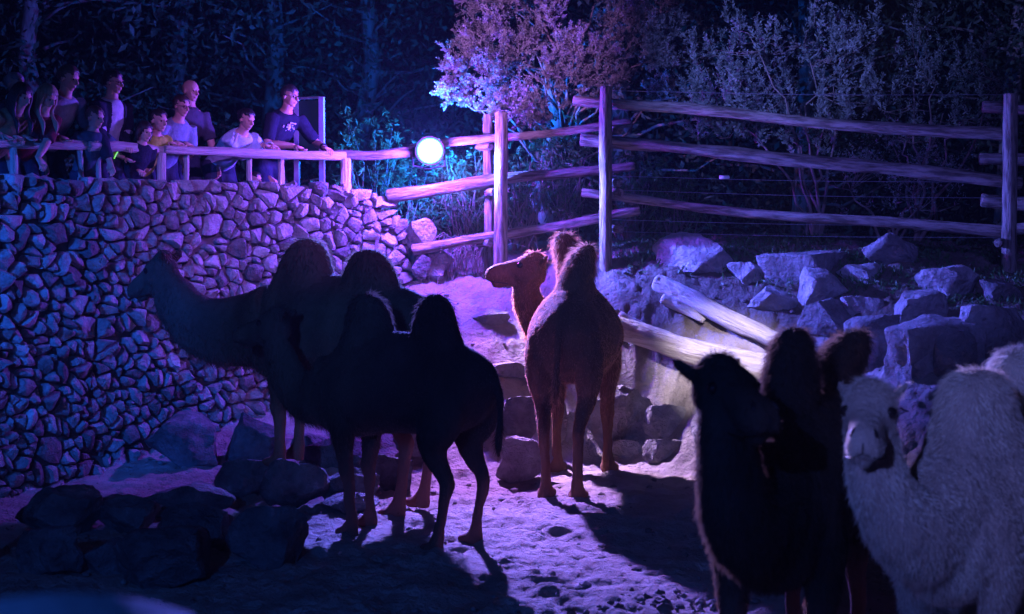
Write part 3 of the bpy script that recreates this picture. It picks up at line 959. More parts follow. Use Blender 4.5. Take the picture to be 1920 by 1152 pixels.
# --- juniper with feathery plumes over the lamp and the corner post
jb = ground_at(1060, 452); jb = Vector((P(1060, 450, 16.2).x, 16.2, 2.03))
jun = thing('juniper_tree', 'feathery purple-lit juniper tree overhanging the corner fence post', 'tree', jb)
tr = MB(); L = Leaves()
topc = P(1050, -60, 16.3)
limb(tr, jb, topc + Vector((0, 0, .6)), .11, .04, .06)
plumes = []
for (px, py, s, d) in [(925, 60, .55, 15.7), (910, 110, .5, 15.6), (930, 160, .5, 15.5), (985, 195, .55, 15.4), (1010, 215, .42, 15.35), (940, 200, .35, 15.5), (1080, 100, .55, 15.6), (1130, 110, .5, 15.6),
                    (1200, 70, .5, 15.8), (1170, 30, .5, 15.9), (1230, 110, .4, 15.7), (860, 130, .34, 15.5), (845, 175, .26, 15.5), (880, 180, .3, 15.6), (1030, 15, .6, 15.8), (975, 0, .6, 15.8), (910, 10, .5, 15.9),
                    (1040, 140, .45, 15.7), (1095, 160, .4, 15.7), (1150, 155, .4, 15.7), (1250, 60, .4, 15.9), (1000, 90, .5, 15.9), (960, 110, .5, 15.8), (890, 80, .4, 15.8)]:
    plumes.append((P(px, py, d), s, 1.0))
for k in range(34):
    plumes.append((P(rng.uniform(880, 1250), rng.uniform(-420, 40) if k < 24 else rng.uniform(0, 180), rng.uniform(16.3, 17.4)), rng.uniform(.35, .55), .7))
for (c, s, dens) in plumes:
    st = Vector((jb.x + (c.x - jb.x) * .12, jb.y, max(2.5, c.z - .5 - .3 * rng.random())))
    limb(tr, st, c, .02, .006, .1, 5, 4)
    out = (c - st).normalized()
    nb = int(32 * dens)
    for q in range(nb):
        dv = Vector(rng.normal(size=3)) * .75 + out * .8 + Vector((0, 0, .25)); dv.normalize()
        b0 = c + Vector(rng.normal(size=3)) * s * .17
        ln = s * rng.uniform(.3, .62)
        tip = b0 + dv * ln + Vector((0, 0, -.1 * ln))
        shoot(L, b0, tip, int(44 * dens), .6, .046, .015)
        for h in range(3):
            bb = b0.lerp(tip, rng.uniform(.2, .8)); shoot(L, bb, bb + (dv + Vector(rng.normal(size=3)) * .6).normalized() * ln * .4, 18, .6, .042, .014)
obj('trunk', tr.mesh('trunk', True), bark, jun)
L.obj('crown', leaf_juniper, jun)

# --- tall shrub with upright blue-lit shoots
def upright_shrub(base, boxes, label, nshoot, leafmat, ll=.045, lw=.016, lean=.35, d0=15.2, d1=16.4, stems=6, name='upright_shrub', per=46):
    root = thing(name, label, 'shrub', base)
    tr = MB(); L = Leaves(); joints = []
    for k in range(stems):
        tx, ty = boxes[k % len(boxes)][0], boxes[k % len(boxes)][1]
        tgt = P(tx + rng.uniform(-50, 50), ty + rng.uniform(20, 80), rng.uniform(d0, d1))
        mid = base.lerp(tgt, .45) + Vector((rng.uniform(-.1, .1), 0, .1))
        pts = limb(tr, base + Vector((rng.uniform(-.06, .06), 0, -.05)), mid, .022, .014, .08) + limb(tr, mid, tgt, .014, .006, .1)
        joints += pts[4:]
    for (px, py, w, h, frac) in boxes:
        for q in range(int(nshoot * frac)):
            c = P(px + rng.uniform(-w, w), py + rng.uniform(-h, h), rng.uniform(d0, d1))
            j = min(joints, key=lambda v: (v - c).length)
            if (j - c).length < 1.6 and rng.random() < .6: limb(tr, j, c, .006, .003, .1, 4, 3)
            side = (px + 0.0 - 1480) / 400.0
            dv = Vector((rng.normal() * lean + .25 * side, rng.normal() * lean, 1.0)).normalized()
            ln = rng.uniform(.22, .5)
            tip = c + dv * ln
            shoot(L, c, tip, per, .8, ll, lw)
            for h_ in range(4):
                t = rng.uniform(0, .7); bb = c.lerp(tip, t)
                dd = (dv + Vector(rng.normal(size=3)) * .7).normalized()
                shoot(L, bb, bb + dd * ln * .45, per // 3, .8, ll * .9, lw * .9)
    obj('trunk', tr.mesh('trunk', True), bark, root)
    L.obj('crown', leafmat, root)
    return root
sb = Vector((P(1532, 445, 15.3).x, 15.3, gz(P(1532, 445, 15.3).x, 15.3)))
upright_shrub(sb, [(1400, 70, 50, 60, .5), (1340, 150, 50, 50, .5), (1430, 140, 60, 50, .6), (1530, 60, 40, 60, .5), (1560, 110, 40, 50, .4), (1610, 90, 40, 40, .35),
                   (1500, 200, 120, 40, 1.0), (1360, 210, 60, 40, .6), (1620, 200, 60, 40, .4), (1430, 240, 120, 30, .7), (1500, 280, 100, 30, .5), (1350, 255, 50, 25, .4)],
              'tall blue-lit shrub with upright shoots behind the right fence', 25, leaf_silver, d0=14.95, d1=16.0, ll=.058, lw=.021, per=58, lean=.28)
sb = Vector((P(1715, 440, 15.6).x, 15.6, 2.03))
upright_shrub(sb, [(1715, 60, 14, 40, .25), (1715, 120, 40, 30, .4), (1760, 150, 80, 30, .6), (1840, 130, 40, 30, .3), (1700, 190, 60, 30, .5), (1830, 190, 60, 40, .5), (1740, 250, 80, 30, .6), (1860, 250, 40, 30, .3)],
              'dimmer pointed shrub behind the fence near the right post', 22, leaf_silver, d0=15.4, d1=16.4, lean=.6)
sb = Vector((P(1665, 440, 15.1).x, 15.1, 2.0))
upright_shrub(sb, [(1600, 330, 60, 25, .5), (1700, 340, 60, 30, .6), (1660, 290, 70, 25, .6), (1760, 320, 50, 30, .4), (1640, 390, 60, 20, .3), (1740, 390, 60, 20, .3)],
              'low bare-stemmed bush between the middle and lowest right rails', 22, leaf_silver, d0=14.8, d1=15.6, lean=1.1, per=26)

# --- bamboo-like plants behind the corner fence
for i, (px, d, top, lab) in enumerate([(985, 15.7, 275, 'leafy green plant behind the corner fence, right of the double post'), (1060, 15.8, 262, 'leafy green plant behind the corner fence, left of the tallest corner post'),
                                       (1190, 15.7, 300, 'sparse green plant just right of the tallest corner post'), (880, 15.9, 300, 'bluish leafy plant right behind the lit floodlight'),
                                       (770, 16.2, 300, 'dark blue bush between the railing end and the floodlight'), (690, 16.4, 250, 'dark blue bush right of the information board'), (1270, 15.9, 330, 'dark low plant behind the lower right rails')]):
    b = Vector((P(px, 440, d).x, d, 2.0)); root = thing('leafy_plant', lab, 'plant', b, group='plants behind the corner fence')
    tr = MB(); L = Leaves()
    for k in range(26):
        tip = P(px + rng.uniform(-55, 55), top + rng.uniform(-25, 130), d + rng.uniform(-.25, .35))
        limb(tr, b + Vector((rng.uniform(-.15, .15), rng.uniform(-.1, .1), 0)), tip, .008, .003, .06, 5, 4)
        for h in range(7):
            dv = Vector(rng.normal(size=3)) + Vector((0, 0, -.2)); dv.normalize()
            bb = tip + Vector(rng.normal(size=3)) * .1
            shoot(L, bb, bb + dv * .16, 9, .8, .085, .02, droop=.5)
    obj('stem', tr.mesh('stem', True), bark, root); L.obj('foliage', leaf_green, root)

# --- arching dry grass by the wall end
gb = P(800, 440, 15.35); gb.z = gz(gb.x, gb.y) - .05; gb.z = min(gb.z, 1.95)
root = thing('grass_tuft', 'arching tuft of dry grass under the middle rail beside the wall end', 'grass tuft', gb)
mb = MB()
for k in range(150):
    px = rng.uniform(760, 905); b = P(px, 440, rng.uniform(15.25, 15.6)); b.z = gb.z
    ln = rng.uniform(.3, .65); a = rng.uniform(0, 2 * math.pi); dirv = Vector((math.cos(a) + .3, math.sin(a) * .6, 0)) * rng.uniform(.15, .7)
    pts = [b, b + dirv * ln * .35 + Vector((0, 0, ln * .6)), b + dirv * ln * .8 + Vector((0, 0, ln * .85)), b + dirv * ln * 1.3 + Vector((0, 0, ln * rng.uniform(.5, .85)))]
    mb.tube(pts, [.004, .0035, .0025, .001], 3, smooth=2)
obj('blades', mb.mesh('blades'), grass_dry, root)

# --- litter, ivy and weeds on the bank
L = Leaves(); n = 0; P0 = []
while len(P0) < 9000:
    px = rng.uniform(1150, 1960); py = 440 + (60 + 110 * max(0, px - 1250) / 700) * rng.random() ** 1.5
    P0.append((px, py))
P0 = np.array(P0)
ds = []
for px, py in P0[::9]:
    ds.append(ground_at(px, py))
ds = np.array([tuple(q) for q in ds])
pp = np.repeat(ds, 9, 0) + rng.normal(size=(len(ds) * 9, 3)) * np.array([.09, .09, 0])
pp[:, 2] = base_height(pp[:, 0], pp[:, 1]) + rng.uniform(0.0, .05, len(pp))
L.add(pp, rng.normal(size=(len(pp), 3)) + np.array([0, 0, .8]), rng.normal(size=(len(pp), 3)), rng.uniform(.03, .09, len(pp)), rng.uniform(.008, .025, len(pp)))
o = L.obj('weeds', leaf_green); tag(o, 'low weeds and leaf litter over the upper bank', 'weeds', kind='stuff')

# --- dark woods closing the background
L = Leaves(); tr = MB()
n = 150000
px = rng.uniform(-700, 2700, n); py = 470 - 1000 * rng.random(n) ** 0.9; d = rng.uniform(18.5, 26, n)
clump = fbm(np.stack([px / 120, py / 90, d / 2.0], -1), 3)
keep = clump > -0.35
px, py, d = px[keep], py[keep], d[keep]
X = (px - 960) / FPX * d; Z = 2.2 + (437 - py) / FPX * d
pos = np.stack([X, d, Z], -1)
L.add(pos, rng.normal(size=(len(pos), 3)) + np.array([0, 0, -.3]), rng.normal(size=(len(pos), 3)), rng.uniform(.06, .17, len(pos)), rng.uniform(.025, .07, len(pos)))
o = L.obj('dark_woods', leaf_dark); tag(o, 'dark mass of woodland closing the background', 'woods', kind='stuff')
for k, (px_, d_) in enumerate([(90, 20), (330, 21), (500, 20.5), (700, 21), (1180, 20), (1500, 21), (1880, 20.5)]):
    b = P(px_, 440, d_); b.z = 1.9
    root = thing('background_tree', ['tall dark tree behind the leftmost visitors', 'tall dark tree behind the bald visitor', 'tall dark tree behind the woman in the cardigan', 'tall dark tree left of the lamp glow', 'tall dark tree behind the corner post', 'tall dark tree behind the blue-lit shrub', 'tall dark tree behind the right post'][k], 'tree', b, group='dark trees of the background')
    t2 = MB(); LL = Leaves()
    limb(t2, b, b + Vector((rng.uniform(-.4, .4), 0, 7)), .16, .07, .02, 8)
    for q in range(90):
        c = b + Vector((rng.normal() * 1.1, rng.normal() * .9, rng.uniform(1.0, 8.5)))
        if q < 30: limb(t2, (b.x, b.y, c.z - .4), c, .03, .008, .08, 5, 3)
        m_ = 34
        LL.add(np.array(c) + rng.normal(size=(m_, 3)) * .28, rng.normal(size=(m_, 3)), rng.normal(size=(m_, 3)), rng.uniform(.08, .2, m_), rng.uniform(.03, .08, m_))
    obj('trunk', t2.mesh('trunk', True), bark, root); LL.obj('crown', leaf_dark, root)

# ================================================================== camels
def grow_fur(body, count, length_fn, colmat, parent, seed=1, width=.004, flow=(-.35, 0, -1.0), lift=.55):
    """thin tapered hairs standing on the skin, flowing back and down; length_fn(points, normals) -> metres"""
    rg = np.random.default_rng(seed)
    me = body.data; me.calc_loop_triangles()
    n = len(me.vertices); co = np.empty(n * 3, np.float32); me.vertices.foreach_get('co', co); co = co.reshape(-1, 3).astype(float)
    m = len(me.loop_triangles); ti = np.empty(m * 3, np.int32); me.loop_triangles.foreach_get('vertices', ti); ti = ti.reshape(-1, 3)
    a, b, c = co[ti[:, 0]], co[ti[:, 1]], co[ti[:, 2]]
    nr = np.cross(b - a, c - a); ar = np.linalg.norm(nr, axis=1); nr = nr / (ar[:, None] + 1e-12)
    k = rg.choice(m, count, p=ar / ar.sum())
    u, v = rg.random(count), rg.random(count); fl = u + v > 1; u[fl] = 1 - u[fl]; v[fl] = 1 - v[fl]
    p = a[k] + (b[k] - a[k]) * u[:, None] + (c[k] - a[k]) * v[:, None]
    N = nr[k]
    L = length_fn(p, N) * rg.uniform(.55, 1.25, count)
    g = np.asarray(flow, float)[None, :] + 0.35 * np.stack([vnoise(p * 9 + 3), vnoise(p * 9 + 31), vnoise(p * 9 + 77)], -1)
    g = g - (g * N).sum(1, keepdims=True) * N
    g /= (np.linalg.norm(g, axis=1, keepdims=True) + 1e-6)
    lf = lift * rg.uniform(.5, 1.3, count)[:, None]
    d0 = N * lf + g * .75 + rg.normal(size=(count, 3)) * .16
    d0 /= np.linalg.norm(d0, axis=1, keepdims=True)
    d1 = d0 + np.array([0, 0, -.35]) + rg.normal(size=(count, 3)) * .12; d1 /= np.linalg.norm(d1, axis=1, keepdims=True)
    s = np.cross(d0, rg.normal(size=(count, 3))); s /= (np.linalg.norm(s, axis=1, keepdims=True) + 1e-9)
    w = width * rg.uniform(.7, 1.3, count)[:, None]
    p0 = p - N * .004
    mid = p0 + d0 * L[:, None] * .55; tip = mid + d1 * L[:, None] * .45
    vv = np.stack([p0 - s * w * .5, p0 + s * w * .5, mid + s * w * .36, mid - s * w * .36, tip], 1).reshape(-1, 3)
    q = np.arange(count)[:, None] * 5
    tt = np.concatenate([q + np.array([[0, 1, 2]]), q + np.array([[0, 2, 3]]), q + np.array([[3, 2, 4]])], 0)
    return obj('fur', mesh_tris('fur', vv, tt), colmat, parent, _mw[parent.name])

def camel(label, loc, heading, s, neck, head_dir, feet, colors, humps=None, fur=26000, seed=1, ear_back=0.0, base_len=.022, fw=.0042, spot_k=1.0, lay=.55, group='camels in the enclosure', rise=(0, 0), mouth=0):
    """neck: list of (x, y, z, r) in camel units from the shoulders to the poll; feet: (x, y, dz) for FL FR HL HR"""
    hd = math.atan2(heading[1], heading[0])
    root = thing('camel', label, 'camel', loc, hd, group)
    M = _mw[root.name]
    mb = MB()
    S = Vector
    zf, zh = rise                          # fore / hind quarters lifted
    def lift(x): return zh + (zf - zh) * min(1, max(0, (x + .7) / 1.4))
    # --- trunk
    tors = [(-.98, 1.40, .05, .06), (-.93, 1.36, .14, .17), (-.82, 1.31, .235, .28), (-.62, 1.30, .30, .365), (-.38, 1.30, .345, .40), (-.10, 1.31, .385, .42), (.15, 1.30, .395, .43),
            (.40, 1.27, .35, .445), (.62, 1.22, .285, .42), (.80, 1.17, .22, .33), (.93, 1.16, .14, .22), (.99, 1.16, .06, .10)]
    rings = []
    n = 26
    for (x, zc, hw, hh) in tors:
        rg_ = []
        for j in range(n):
            a = 2 * math.pi * j / n
            cy, sz = math.cos(a), math.sin(a)
            wd = hw * (1 - .36 * max(0, sz) ** 1.4)          # narrower toward the back line
            rg_.append(S((x, wd * cy, zc + hh * sz + lift(x))))
        rings.append(rg_)
    mb.rings(rings)
    # --- humps: (x, height, lean_x, lean_y, fatness)
    humps = humps or [(.30, 2.03, -.02, 0, 1.0), (-.40, 2.03, 0, 0, 1.0)]
    tops = []
    for (x, top, lx, ly, fat) in humps:
        z0 = 1.33 + lift(x); z1 = top
        lv = [(0, .46, .27), (.18, .40, .235), (.38, .325, .20), (.58, .255, .17), (.75, .212, .150), (.88, .168, .125), (.955, .115, .09), (1.0, .045, .04)]
        rings = []
        for t, rl, rw in lv:
            c = S((x + lx * t * t, ly * t * t, z0 + (z1 - z0) * t))
            k_ = 1 + (fat - 1) * min(1, t / .4)
            rings.append([c + S((rl * k_ * math.cos(2 * math.pi * j / 18), rw * k_ * math.sin(2 * math.pi * j / 18), 0)) for j in range(18)])
        mb.rings(rings)
        tops.append(S((x + lx, ly, z1)))
    # --- neck
    npts = [S((q[0], q[1], q[2])) for q in neck]
    mb.tube(npts, [(q[3] * .72, q[3]) for q in neck], 18, smooth=5, side=None if abs(neck[-1][1]) > .25 else (0, 1, 0))
    if abs(neck[-1][1]) > .25:
        pass
    # --- head
    f = S(head_dir).normalized(); l = S((0, 0, 1)).cross(f).normalized(); u = f.cross(l)
    H = S((neck[-1][0], neck[-1][1], neck[-1][2]))
    HM = Matrix(((f.x, l.x, u.x, H.x), (f.y, l.y, u.y, H.y), (f.z, l.z, u.z, H.z), (0, 0, 0, 1)))
    secs = [(-.17, -.02, .04, .05), (-.13, .0, .09, .10), (-.05, .028, .118, .132), (.03, .026, .118, .125), (.09, .004, .102, .108), (.15, -.024, .088, .090), (.21, -.046, .080, .078), (.27, -.064, .076, .070), (.32, -.080, .070, .060), (.35, -.092, .056, .045), (.365, -.10, .03, .024)]
    rings = []
    for (x, z, hw, hh) in secs:
        rg_ = []
        for j in range(18):
            a = 2 * math.pi * j / 18
            rg_.append(HM @ S((x, hw * math.cos(a), z + hh * math.sin(a))))
        rings.append(rg_)
    mb.rings(rings)
    Mh = HM.to_3x3()
    for sd in (-1, 1):
        mb.ball(HM @ S((.055, sd * .085, .055)), (.05, .028, .03), M=Mh)            # brow
        mb.ball(HM @ S((.02, sd * .085, -.06)), (.085, .035, .06), M=Mh)            # cheek
        mb.tube([HM @ S((.17, sd * .052, -.075)), HM @ S((.25, sd * .050, -.105)), HM @ S((.325, sd * .036, -.125)), HM @ S((.36, sd * .026, -.13))], [(.036, .045), (.042, .048), (.036, .042), (.02, .024)], 9, smooth=3, side=l)   # split upper lip
        mb.tube([HM @ S((-.10, sd * .07, .07)), HM @ S((-.13, sd * .115, .115)), HM @ S((-.14, sd * .145, .145)), HM @ S((-.145, sd * .165, .165))], [(.03, .02), (.042, .02), (.036, .016), (.014, .008)], 8, smooth=3)
    # lower jaw and chin, throat
    mb.tube([HM @ S((-.06, 0, -.075)), HM @ S((.07, 0, -.105)), HM @ S((.18, 0, -.135)), HM @ S((.25, 0, -.172)), HM @ S((.295, 0, -.168))], [(.07, .055), (.07, .048), (.056, .04), (.052, .036), (.026, .02)], 10, smooth=3)
    mb.tube([H + (npts[-2] - H) * .7, HM @ S((-.05, 0, -.03)), HM @ S((.03, 0, .0))], [(neck[-1][3] * .8, neck[-1][3]), (.085, .1), (.07, .08)], 12, smooth=3)
    # head-top tuft
    mb.ball(HM @ S((-.05, 0, .125)), (.095, .085, .06), M=Mh)
    # --- legs
    (FL, FR, HL, HR) = feet
    for sd, ft in ((1, FL), (-1, FR)):
        fx, fy, dz = ft
        ch = [(.56, .20 * sd, 1.28, .10, .17), (.54, .225 * sd, 1.10, .10, .17), (.52, .215 * sd, .93, .092, .135), (.535, .20 * sd, .76, .074, .098), (.55, .19 * sd, .62, .062, .072), (.565, .185 * sd, .535, .066, .074),
              (.56, .185 * sd, .46, .052, .056), (.56, .183 * sd, .32, .043, .046), (.56, .183 * sd, .17, .045, .048), (.565, .183 * sd, .105, .055, .060), (.585, .183 * sd, .05, .066, .080), (.60, .183 * sd, .012, .085, .105)]
        mb.tube([S((x + (fx - .56) * min(1, (1.28 - z) / 1.1), y + (fy - .183 * sd) * min(1, (1.28 - z) / 1.1), z + (dz * (1.28 - z) / 1.27 + lift(.56) * z / 1.28))) for x, y, z, *_ in ch],
                [(a, b) for *_, a, b in ch], 14, smooth=2, side=(0, 1, 0))
        # padded toes
        p = S((fx + .055, fy, .035 + dz)); 
        for ty in (-1, 1): mb.ball(p + S((.02, .035 * ty, -.004)), (.095, .05, .042))
    for sd, ft in ((1, HL), (-1, HR)):
        fx, fy, dz = ft
        ch = [(-.62, .17 * sd, 1.34, .11, .22), (-.63, .20 * sd, 1.16, .13, .245), (-.60, .215 * sd, .99, .115, .20), (-.57, .205 * sd, .84, .088, .145), (-.62, .195 * sd, .72, .066, .098), (-.70, .185 * sd, .62, .055, .072), (-.745, .18 * sd, .54, .052, .066),
              (-.735, .18 * sd, .46, .045, .052), (-.71, .18 * sd, .32, .041, .045), (-.69, .18 * sd, .17, .043, .047), (-.675, .18 * sd, .105, .052, .058), (-.655, .18 * sd, .05, .064, .078), (-.64, .18 * sd, .012, .08, .098)]
        mb.tube([S((x + (fx + .69) * min(1, (1.34 - z) / 1.15), y + (fy - .18 * sd) * min(1, (1.34 - z) / 1.15), z + (dz * (1.34 - z) / 1.33 + lift(-.62) * z / 1.34))) for x, y, z, *_ in ch],
                [(a, b) for *_, a, b in ch], 14, smooth=2, side=(0, 1, 0))
        p = S((fx + .085, fy, .035 + dz))
        for ty in (-1, 1): mb.ball(p + S((.01, .033 * ty, -.004)), (.088, .048, .04))
    # --- tail
    tz = lift(-.9)
    tl = [S((-.95, 0, 1.42 + tz)), S((-1.02, 0, 1.30 + tz)), S((-1.04, .01, 1.1 + tz)), S((-1.03, .015, .92 + tz)), S((-1.02, .015, .78 + tz))]
    mb.tube(tl, [.045, .035, .028, .034, .016], 8, smooth=3)
    mb.v = [v * s for v in mb.v]
    def skin_noise(c):
        return c + (0.010 * fbm(c * 5 + seed, 2) + .004 * fbm(c * 18 + seed, 2))[:, None] * np.array([[.5, 1, .4]])
    body = obj('body', remesh(mb, 0.017, 5, 'body', skin_noise), colors[0], root, M)
    # --- eyes
    for sd in (-1, 1):
        e = MB(); e.ball((HM @ S((.078, sd * .098, .032))) * s, .029 * s, 10, 7)
        obj('eye', e.mesh('eye', True), mat('camel_eye', (.012, .01, .01), rough=.08, bump=0, spec=.6), body, M)
    for sd in (-1, 1):
        e = MB(); e.ball((HM @ S((.318, sd * .046, -.046))) * s, (.034 * s, .013 * s, .013 * s), 8, 6, M=Mh @ Matrix.Rotation(R(28 * sd), 3, 'Z') @ Matrix.Rotation(R(38), 3, 'Y'))
        obj('nostril', e.mesh('nostril', True), mat('nostril_dark', (.015, .01, .01), rough=.6, bump=0), body, M)
    e = MB(); e.tube([(HM @ S(q)) * s for q in [(.15, .078, -.152), (.24, .086, -.158), (.322, .056, -.160), (.350, 0, -.140), (.322, -.056, -.160), (.24, -.086, -.158), (.15, -.078, -.152)]], [.0035 * s] * 7, 6, smooth=4)
    e.tube([(HM @ S(q)) * s for q in [(.362, 0, -.085), (.368, 0, -.11), (.355, 0, -.138)]], [.003 * s, .004 * s, .004 * s], 6, smooth=2)
    obj('mouth', e.mesh('mouth', True), mat('nostril_dark', (.015, .01, .01)), body, M)
    # --- fur
    spots = [(tops[0] - S((0, 0, .08)), .26, .075), (tops[1] - S((0, 0, .08)), .26, .075), (HM @ S((-.08, 0, .15)), .11, .075)]
    for q in neck[1:-1]: spots.append((S((q[0], q[1], q[2] - q[3] * .9)), q[3] * .9, .075))
    for sd, ft in ((1, FL), (-1, FR)): spots.append((S((.50, .21 * sd, .9)), .2, .05))
    spots.append((tl[-1], .2, .08)); spots.append((tl[-2], .15, .05))
    sp_c = np.array([tuple(q[0] * s) for q in spots]); sp_r = np.array([q[1] * s for q in spots]); sp_l = np.array([q[2] for q in spots]) * spot_k
    hc = np.array(H + f * .22) * s
    def length(p, N):
        d = np.linalg.norm(p[:, None, :] - sp_c[None], axis=2) / sp_r[None]
        L = base_len + (np.exp(-d ** 2 * 1.2) * sp_l[None]).max(1)
        low = np.clip((p[:, 2] / s - .15) / .6, .25, 1)                # short on the lower legs
        face = np.clip(np.linalg.norm(p - hc, axis=1) / (.26 * s), .42, 1)
        return L * low * face * s
    grow_fur(body, fur, length, colors[1], root, seed, width=fw * s, lift=lay)
    return root

def furmat(name, col, col2, leg=None, tl=.72):
    skin = mat(name + '_hide', tuple(c * .75 for c in col), tuple(c * .75 for c in col2), rough=.95, scale=3.0, bump=.9, bump_scale=34, stretch=(1, 1, .45), bump_dist=.03, spec=.1, leg=leg)
    hair = mat(name + '_fur', tuple(min(.75, c * 1.9) for c in col), tuple(min(.7, c * 1.9) for c in col2), rough=.7, scale=3.0, bump=0, translucent=tl, spec=.15, leg=leg)
    return skin, hair
dark_brown = furmat('dark_brown', (.125, .082, .057), (.06, .04, .028), ((.24, .10, .07), .45, .85))
black_brown = furmat('black_brown', (.085, .055, .042), (.04, .027, .02), ((.20, .085, .06), .35, .75))
tan = furmat('reddish_tan', (.30, .145, .075), (.17, .075, .04))
white = furmat('cream_white', (.46, .39, .33), (.28, .23, .19), tl=.45)
NECK = [(.70, 0, 1.24, .30), (.92, 0, 1.12, .25), (1.14, 0, 1.06, .215), (1.34, 0, 1.16, .20), (1.46, 0, 1.38, .17), (1.51, 0, 1.60, .14), (1.55, 0, 1.78, .115)]

# left camel in front, seen from its left rear, head to the left
camel('dark young camel nearest at left, standing over its shadow, head turned left', (-.80, 10.16, 0), (-.80, .60), .865,
      [(.70, 0, 1.26, .30), (.88, 0, 1.14, .26), (1.06, .0, 1.10, .225), (1.24, .02, 1.20, .20), (1.35, .05, 1.40, .17), (1.40, .08, 1.58, .14), (1.42, .10, 1.72, .115)],
      (.92, .38, .05), [(.40, .17, 0), (.50, -.17, 0), (-.60, .22, 0), (-.64, -.22, 0)], black_brown,
      humps=[(.34, 2.03, .03, .0, 1.0), (-.38, 2.05, .0, .0, .88)], seed=3)
# camel behind it with its neck stretched to the left wall
camel('large dark camel behind the nearest left camel, neck stretched out toward the stone wall', (-1.36, 11.45, .10), (-.86, .50), 1.0,
      [(.70, 0, 1.36, .33), (.98, 0, 1.29, .31), (1.28, 0, 1.26, .29), (1.55, .02, 1.32, .26), (1.76, .03, 1.50, .215), (1.87, .04, 1.66, .165), (1.93, .05, 1.76, .125)],
      (.93, .10, -.22), [(.50, .19, .20), (.62, -.19, .20), (-.70, .22, -.10), (-.62, -.24, -.10)], dark_brown,
      humps=[(.40, 2.05, -.04, 0, 1.08), (-.28, 1.97, .03, 0, 1.0)], seed=5, rise=(.06, 0))
# middle camel seen from behind, head turned to the left
camel('reddish camel in the middle seen from behind, head raised to the left, rim lit', (.55, 12.36, .0), (.18, 1.0), 1.03,
      [(.70, .02, 1.26, .30), (.88, .10, 1.16, .26), (1.02, .24, 1.12, .225), (1.06, .40, 1.20, .20), (.98, .52, 1.40, .175), (.86, .57, 1.60, .15), (.76, .54, 1.80, .125)],
      (-.22, .95, .20), [(.55, .24, .02), (.60, -.22, .02), (-.66, .15, 0), (-.70, -.11, 0)], tan,
      humps=[(.32, 2.14, -.02, .16, .85), (-.34, 2.04, .06, -.14, .85)], seed=7, fur=42000, fw=.0036)
# right dark camel facing the viewer
camel('dark camel in the right foreground facing the viewer with head turned right', (1.30, 6.36, 0), (-.38, -.925), .885,
      [(.70, 0, 1.27, .30), (.88, -.01, 1.21, .275), (1.05, -.03, 1.22, .245), (1.20, -.05, 1.32, .215), (1.28, -.06, 1.48, .185), (1.31, -.07, 1.64, .165), (1.32, -.07, 1.80, .135)],
      (.74, .67, .12), [(.56, .19, 0), (.60, -.20, 0), (-.66, .18, 0), (-.70, -.18, 0)], black_brown,
      humps=[(.30, 2.02, -.02, 0, .80), (-.42, 1.97, -.06, .20, .9)], seed=9, fur=90000, fw=.0026, base_len=.028, spot_k=.7, lay=.36)
# white camel at the right edge
camel('cream white camel at the right edge facing the viewer', (2.12, 6.22, 0), (-.60, -.80), .83,
      [(.70, 0, 1.30, .30), (.88, 0, 1.24, .265), (1.03, .0, 1.23, .235), (1.17, -.05, 1.31, .21), (1.27, -.10, 1.46, .185), (1.31, -.13, 1.63, .165), (1.32, -.14, 1.80, .14)],
      (.91, .30, .06), [(.56, .19, 0), (.60, -.20, 0), (-.66, .18, 0), (-.70, -.18, 0)], white,
      humps=[(.26, 1.95, .05, .0, 1.25), (-.42, 2.02, .0, .0, 1.2)], seed=11, fur=130000, fw=.0022, base_len=.034, spot_k=.6, lay=.28)

# ================================================================== visitors behind the railing
def skin_mat(): return mat('skin', (.50, .30, .22), (.42, .24, .17), rough=.55, scale=9, bump=.1, bump_scale=60, spec=.35)
def cloth(name, c): return mat('cloth_' + name, c, tuple(q * .72 for q in c), rough=.9, scale=14, bump=.5, bump_scale=18, bump_dist=.03, spec=.1)
def hairm(name, c): return mat('hair_' + name, c, tuple(q * .5 for q in c), rough=.5, scale=20, stretch=(1, 1, .2), bump=.8, bump_scale=60, bump_dist=.01, spec=.4)
def ik(a, c, l1, l2, hint):
    """elbow between a and c"""
    d = c - a; L = min(d.length, (l1 + l2) * .995); u = d.normalized()
    x = (l1 * l1 - l2 * l2 + L * L) / (2 * L); h = math.sqrt(max(0.0, l1 * l1 - x * x))
    hv = hint - u * hint.dot(u); hv.normalize()
    return a + u * x + hv * h
def hand_shape(mb, wrist, fwd, up, side, k, curl=.9):
    """palm and five fingers; fwd = along the hand, up = back of the hand, side = +1 thumb toward fwd x up"""
    f = fwd.normalized(); u = (up - f * up.dot(f)).normalized(); t = f.cross(u) * side
    mb.tube([wrist - f * .02 * k, wrist + f * .03 * k, wrist + f * .085 * k], [(.026 * k, .019 * k), (.038 * k, .017 * k), (.041 * k, .014 * k)], 10, side=t)
    for i, (off, ln) in enumerate([(.030, .070), (.010, .078), (-.010, .072), (-.029, .056)]):
        p = wrist + f * .08 * k + t * off * k
        d = f; pts = [p - f * .015 * k]; 
        for q in range(3):
            a = curl * (.35, .6, .6)[q]
            d = (d * math.cos(a) - u * math.sin(a)) if q == 0 else (d * math.cos(a) - d.cross(t).normalized() * math.sin(a) * (1 if d.cross(t).dot(u) > 0 else 1))
            p = p + d.normalized() * ln * k * (.45, .32, .26)[q]
            pts.append(p)
        mb.tube(pts, [.0095 * k, .009 * k, .008 * k, .006 * k], 7)
    p = wrist + f * .03 * k + t * .03 * k
    d = (f * .7 + t * .7 - u * .25).normalized()
    mb.tube([p - t * .012 * k, p + d * .035 * k, p + d * .055 * k + f * .022 * k - u * .012 * k], [.013 * k, .011 * k, .007 * k], 7)

